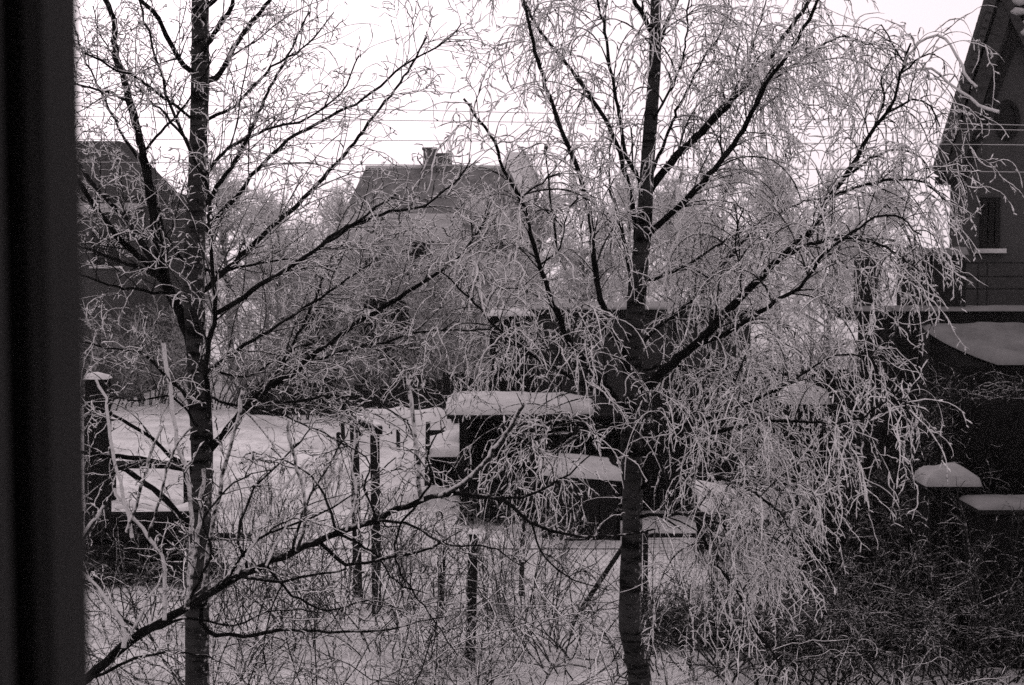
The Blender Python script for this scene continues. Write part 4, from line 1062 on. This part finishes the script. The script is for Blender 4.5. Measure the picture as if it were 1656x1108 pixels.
# leftmost post, half hidden by the casement
post('thick dark post at the left edge, half hidden by the casement', 152, 612, 838, 34, 'black_wood', True)
post('pale thin stake beside the thick post at the left edge', 137, 640, 800, 12, 'grey_wood', True)
# pile of long black poles, snow caught on top
yc = GY(945)
lpz = thing('log_pile', 'low black pile of long poles behind the foot of the upright birch', 'log pile', (0, 0, 0))
for row in range(7):
    for dp in range(5 - row // 2):
        rr_ = random.uniform(0.055, 0.09); zz = 0.06 + row * 0.125; yy = yc + 0.1 + dp * 0.17 + row * 0.09 + random.uniform(-.04, .04)
        xa_ = PX(random.uniform(40, 110), yc); xb_ = PX(random.uniform(300, 352) - row * 8, yc)
        if row == 4 and dp == 0: xb_ = PX(391, yc); rr_ = 0.065
        b = MB(); b.cyl((xa_, yy, zz + random.uniform(-.04, .04)), (xb_, yy + random.uniform(-.1, .1), zz + random.uniform(-.04, .04)), rr_, rr_ * random.uniform(0.8, 1), 9); b.build('log', 'black_wood', lpz)
snow_slab('top_snow', lambda u, v: (PX(150 + 175 * u, yc), yc + 0.85 + 0.5 * v, 0.88 + 0.05 * math.sin(8 * u)), 30, 8, 0.07, 'snow', lpz, 1.9, lump=0.8)
# low table behind the upright birch
ytb = GY(815)
tb = thing('garden_bench', 'dark garden bench on the bright snow behind the upright birch trunk', 'bench', (0, 0, 0))
b = MB(); b.box(PX(165, ytb), PX(300, ytb), ytb, ytb + 0.4, PZ(758, ytb), PZ(750, ytb)); b.build('seat', 'black_wood', tb)
for px in (170, 294):
    b = MB(); b.box(PX(px, ytb) - 0.04, PX(px, ytb) + 0.04, ytb + 0.05, ytb + 0.35, -0.05, PZ(758.5, ytb)); b.build('leg', 'black_wood', tb)
# leaning brace behind the birch trunk
yb2 = GY(985)
lp = thing('leaning_brace', 'dark pole leaning against the mesh pen just left of the weeping birch trunk', 'pole', (0, 0, 0))
b = MB(); b.cyl((PX(934, yb2), yb2 - .2, -0.03), (PX(1030, yb2), yb2 + .1, PZ(858, yb2)), 0.035, 0.03, 8); b.build('shaft', 'dark_wood', lp)
b = MB(); b.cyl((PX(1030, yb2), yb2 + .1, -0.05), (PX(1030, yb2), yb2 + .1, PZ(850, yb2)), 0.04, 0.04, 8); b.build('post', 'dark_wood', lp)

# chain-link fence along the bottom (diamond mesh)
def mesh_fence(label, x0, x1, y, z0, z1, pitch, r, diamond, posts, mat='wire_dark', name='wire_fence'):
    o = thing(name, label, 'fence', (0, 0, 0))
    L = []
    if diamond:
        h = z1 - z0
        for a in np.arange(x0 - h, x1, pitch):
            for sg in (1, -1):
                pa, pb = (a, z0), (a + h, z1)
                if sg < 0: pa, pb = (a, z1), (a + h, z0)
                # clip
                def at(x): return pa[1] + (pb[1] - pa[1]) * (x - pa[0]) / h
                xa, xb = max(pa[0], x0), min(pb[0], x1)
                if xb - xa > 0.02: L.append([(xa, y + 0.004 * sg, at(xa)), ((xa + xb) / 2, y, at((xa + xb) / 2)), (xb, y + 0.004 * sg, at(xb))])
    else:
        for z in np.arange(z0, z1 + 1e-4, pitch): L.append([(x0, y, z), ((x0 + x1) / 2, y, z - 0.004), (x1, y, z)])
        for x in np.arange(x0, x1 + 1e-4, pitch): L.append([(x, y + 0.003, z0), (x, y + 0.003, (z0 + z1) / 2), (x, y + 0.003, z1)])
    P = np.array(L); V, Q, F = tubes(P, np.full(P.shape[:2], r), 4, 0.2)
    me = put('mesh', quads_mesh('mesh', V, Q, mat, frost=F), o); me['kind'] = 'stuff'
    for px_, top in posts:
        b = MB(); b.box(px_ - 0.03, px_ + 0.03, y - 0.07, y - 0.01, -0.05, top); b.build('post', 'dark_wood', o)
    b = MB(); b.cyl((x0, y, z1), (x1, y, z1), 0.006, 0.006, 6); b.build('top_wire', mat, o)
    return o
ycf = GY(1068)
mesh_fence('sagging diamond wire mesh fence by the lone fence post along the bottom', PX(430, ycf), PX(1010, ycf), ycf + 0.08, 0.03, 1.25, 0.062, 0.0011, True, [])
ypn = GY(1000)
pn = mesh_fence('fine wire mesh pen with snow on its bottom rail, right of the weeping birch', PX(1043, ypn), PX(1395, ypn), ypn, 0.05, PZ(868, ypn), 0.05, 0.0015, False,
           [(PX(1046, ypn), PZ(858, ypn)), (PX(1160, ypn), PZ(862, ypn)), (PX(1285, ypn), PZ(866, ypn)), (PX(1392, ypn), PZ(866, ypn))], name='mesh_pen')
b = MB(); b.box(PX(1043, ypn), PX(1130, ypn), ypn - 0.06, ypn - 0.015, PZ(868, ypn), PZ(862, ypn)); b.build('top_rail', 'dark_wood', pn)
b = MB(); b.box(PX(1043, ypn), PX(1395, ypn), ypn - 0.12, ypn - 0.071, -0.02, 0.035); b.build('bottom_rail', 'black_wood', pn)
snow_slab('rail_snow', lambda u, v: (PX(1043, ypn) + (PX(1395, ypn) - PX(1043, ypn)) * u, ypn - 0.13 + 0.07 * v, 0.036), 60, 5, 0.03, 'snow', pn, 0.6)
# dark bank of hedge below the pen
def hedge(label, x0, x1, y0, y1, h, name='dark_hedge', n=5200, fr=0.12):
    o = thing(name, label, 'hedge', (0, 0, 0))
    nx, ny = 40, 10
    def fn(u, v): return (x0 + (x1 - x0) * u, y0 + (y1 - y0) * v, 0.0)
    s = snow_slab('mass', fn, nx, ny, h * 0.86, 'hedge_dark', o, x0, over=0.1, lump=0.05, soft=0.5)
    yy = rng.uniform(-1, 1, n); S = np.stack([rng.uniform(x0, x1, n), (y0 + y1) / 2 + (y1 - y0) * 0.55 * yy, rng.uniform(0.1, 0.97, n) * h * np.sqrt(np.clip(1.02 - yy ** 2, 0, 1))], -1)
    A = grow(S, rng.normal(0, 1, (n, 3)) + [0, -0.5, 0.7], rng.uniform(0.12, 0.5, n), 6, 0.30, 0.0)
    V, Q, F = tubes(A, knob(n, 7, 0.0050, 0.0040, 0.3), 3, fr)
    t_ = put('twigs', quads_mesh('twigs', V, Q, 'dark_stem', frost=F), o); t_['kind'] = 'stuff'
hedge('low dark hedge bank beneath the mesh pen', PX(1040, 16.6), PX(1330, 16.6), 16.5, 17.6, 0.22, n=2200)
hedge('dark hedge in front of the outbuilding at the right edge', PX(1525, 17.2), PX(1760, 17.2), 17.2, 18.2, PZ(600, 17.2), n=3600, fr=0.22)
hedge('dark hedge running back beside the open shelter, right of the weeping birch', PX(1290, 18.6), PX(1530, 18.6), 18.6, 19.6, PZ(770, 18.6), n=1500, fr=0.05)
hedge('dark hedge at the back of the garden behind the long heap', PX(400, 41), PX(600, 41), 41, 42.4, 1.3, n=2200)

hedge('dark rounded bush left of centre below the snowy annex', PX(588, 43), PX(655, 43), 43, 44.6, PZ(458, 43), name='dark_bush', n=1500, fr=0.2)
hedge('broader dark rounded bush further left, behind the long limb of the upright birch', PX(468, 44), PX(560, 44), 44, 45.8, PZ(482, 44), name='dark_bush', n=1500, fr=0.2)
# right: gatepost with snow hat, board fence, pickets, bin
gy_ = 16.6
gtp = thing('gatepost', 'broad dark gatepost wearing a dome of snow at lower right', 'gatepost', (0, 0, 0))
g0, g1 = PX(1512, gy_), PX(1585, gy_); gz_ = PZ(786, gy_)
b = MB(); b.box(g0, g1, gy_, gy_ + 0.5, -0.1, gz_ - 0.05); b.build('shaft', 'black_wood', gtp)
b = MB(); b.box(g0 - 0.06, g1 + 0.06, gy_ - 0.06, gy_ + 0.56, gz_ - 0.048, gz_); b.build('cap', 'black_wood', gtp)
snow_slab('snow_hat', lambda u, v: (g0 - 0.07 + (g1 - g0 + .14) * u, gy_ - 0.06 + 0.6 * v, gz_), 18, 16, 0.20, 'snow_far', gtp, 0.3, over=0.05, soft=0.5)  # dim snow tone on a near cap: its shade is in the colour
bx = thing('storage_box', 'black wooden box with a thin snow line on its lid at the right edge', 'box', (0, 0, 0))
yx = 15.8; x0 = PX(1594, yx); x1 = PX(1750, yx); zx = PZ(824, yx)
b = MB(); b.box(x0, x1, yx, yx + 0.8, -0.1, zx - 0.05); b.build('body', 'black_wood', bx)
b = MB(); b.box(x0 - 0.03, x1, yx - 0.04, yx + 0.84, zx - 0.048, zx); b.build('lid', 'dark_wood', bx)
snow_slab('lid_snow', lambda u, v: (x0 - 0.03 + (x1 - x0) * u, yx - 0.04 + 0.86 * v, zx), 20, 8, 0.05, 'snow_shaded', bx, 0.7)
pk = thing('picket_fence', 'short run of pale narrow pickets below the black box at the right edge', 'fence', (0, 0, 0))
yp = 16.1
for i in range(13):
    px = 1594 + i * 10.5; x = PX(px, yp); zt_ = PZ(882 + random.uniform(-4, 4), yp)
    b = MB(); b.box(x - 0.016, x + 0.016, yp - 0.02, yp, 0.0, zt_ - 0.03); b.add([(x - 0.016, yp - 0.02, zt_ - 0.03), (x + 0.016, yp - 0.02, zt_ - 0.03), (x + 0.016, yp, zt_ - 0.03), (x - 0.016, yp, zt_ - 0.03), (x, yp - 0.01, zt_)], [(0, 1, 4), (1, 2, 4), (2, 3, 4), (3, 0, 4)]); b.build('picket', 'grey_wood', pk)
for z in (0.35, 1.0):
    b = MB(); b.box(PX(1588, yp), PX(1730, yp), yp + 0.003, yp + 0.04, z, z + 0.06); b.build('rail', 'dark_wood', pk)
bf = thing('board_fence', 'long black board fence at lower right', 'fence', (0, 0, 0))
ybf = 17.0; xa = PX(1285, ybf); xb = PX(1760, ybf)
while xa < xb:
    w_ = random.uniform(0.13, 0.19)
    b = MB(); b.box(xa, xa + w_ - 0.012, ybf + random.uniform(0, 0.02), ybf + 0.045, -0.1, PZ(862, ybf) + random.uniform(-0.05, 0.05)); b.build('board', 'black_wood', bf); xa += w_
b = MB(); b.box(PX(1285, ybf), xb, ybf + 0.047, ybf + 0.10, 0.5, 0.6); b.build('rail', 'black_wood', bf)
# near-black bank laid over the snow below the board fence
b_y0, b_y1 = 16.2, 16.97
u_ = np.linspace(0, 1, 40); v_ = np.linspace(0, 1, 16); U, Vv = np.meshgrid(u_, v_, indexing='ij')
X_ = PX(1300, 15) + (PX(1800, 15) - PX(1300, 15)) * U
Y_ = b_y0 + (b_y1 - b_y0) * Vv + 0.25 * fnoise(X_ * 2, Vv * 0, 3.0) * (1 - Vv)
Z_ = 0.10 + 0.12 * Vv + 0.04 * fnoise(X_ * 4, Y_ * 4, 1.0); Z_[:, 0] = -0.1; Z_[0] = -0.1; Z_[-1] = -0.1
tag(put('dark_bank', grid_mesh('dark_bank', np.stack([X_, Y_, Z_], -1), 'hedge_dark')), kind='structure')

# overhead wires, rimed, in front of the gable house
for pyr, pyl, lab in ((203, 165, 'topmost rimed overhead wire, passing the oval window'), (211, 188, 'second overhead wire, close under the topmost'), (235, 226, 'third overhead wire, below the oval window'), (279, 262, 'lowest overhead wire across the dark gable')):
    yw = 14.0
    pts = []
    for u in np.linspace(-0.5, 1.35, 40):
        px = u * 1656; py = pyl + (pyr - pyl) * u + 5 * (u - 0.45) ** 2 - 2
        pts.append(pix(px, py, yw))
    P = np.array(pts)[None]; V, Q, F = tubes(P, np.full((1, 40), 0.0038), 5, 0.3)
    tag(put('overhead_wire', quads_mesh('overhead_wire', V, Q, 'wire_frost', frost=F)), lab, 'wire', 'overhead wires')

# ================================================================== winter haze
hz_ = MB(); hz_.box(-300, 300, -24, 440, -1.2, 16.0)
ho = bpy.data.objects.new('haze', None)
me = bpy.data.meshes.new('haze'); me.from_pydata(hz_.v, [], hz_.f)
ho = bpy.data.objects.new('haze', me); link(ho)
m = bpy.data.materials.new('haze'); m.use_nodes = True; t = m.node_tree
t.nodes.remove(t.nodes['Principled BSDF'])
pv = t.nodes.new('ShaderNodeVolumePrincipled')
pv.inputs['Color'].default_value = (0.95, 0.95, 0.95, 1); pv.inputs['Density'].default_value = 0.0004; pv.inputs['Anisotropy'].default_value = 0.3
t.links.new(pv.outputs[0], t.nodes['Material Output'].inputs['Volume'])
me.materials.append(m); tag(ho, 'thin grey winter haze over the whole garden', 'haze', kind='stuff')
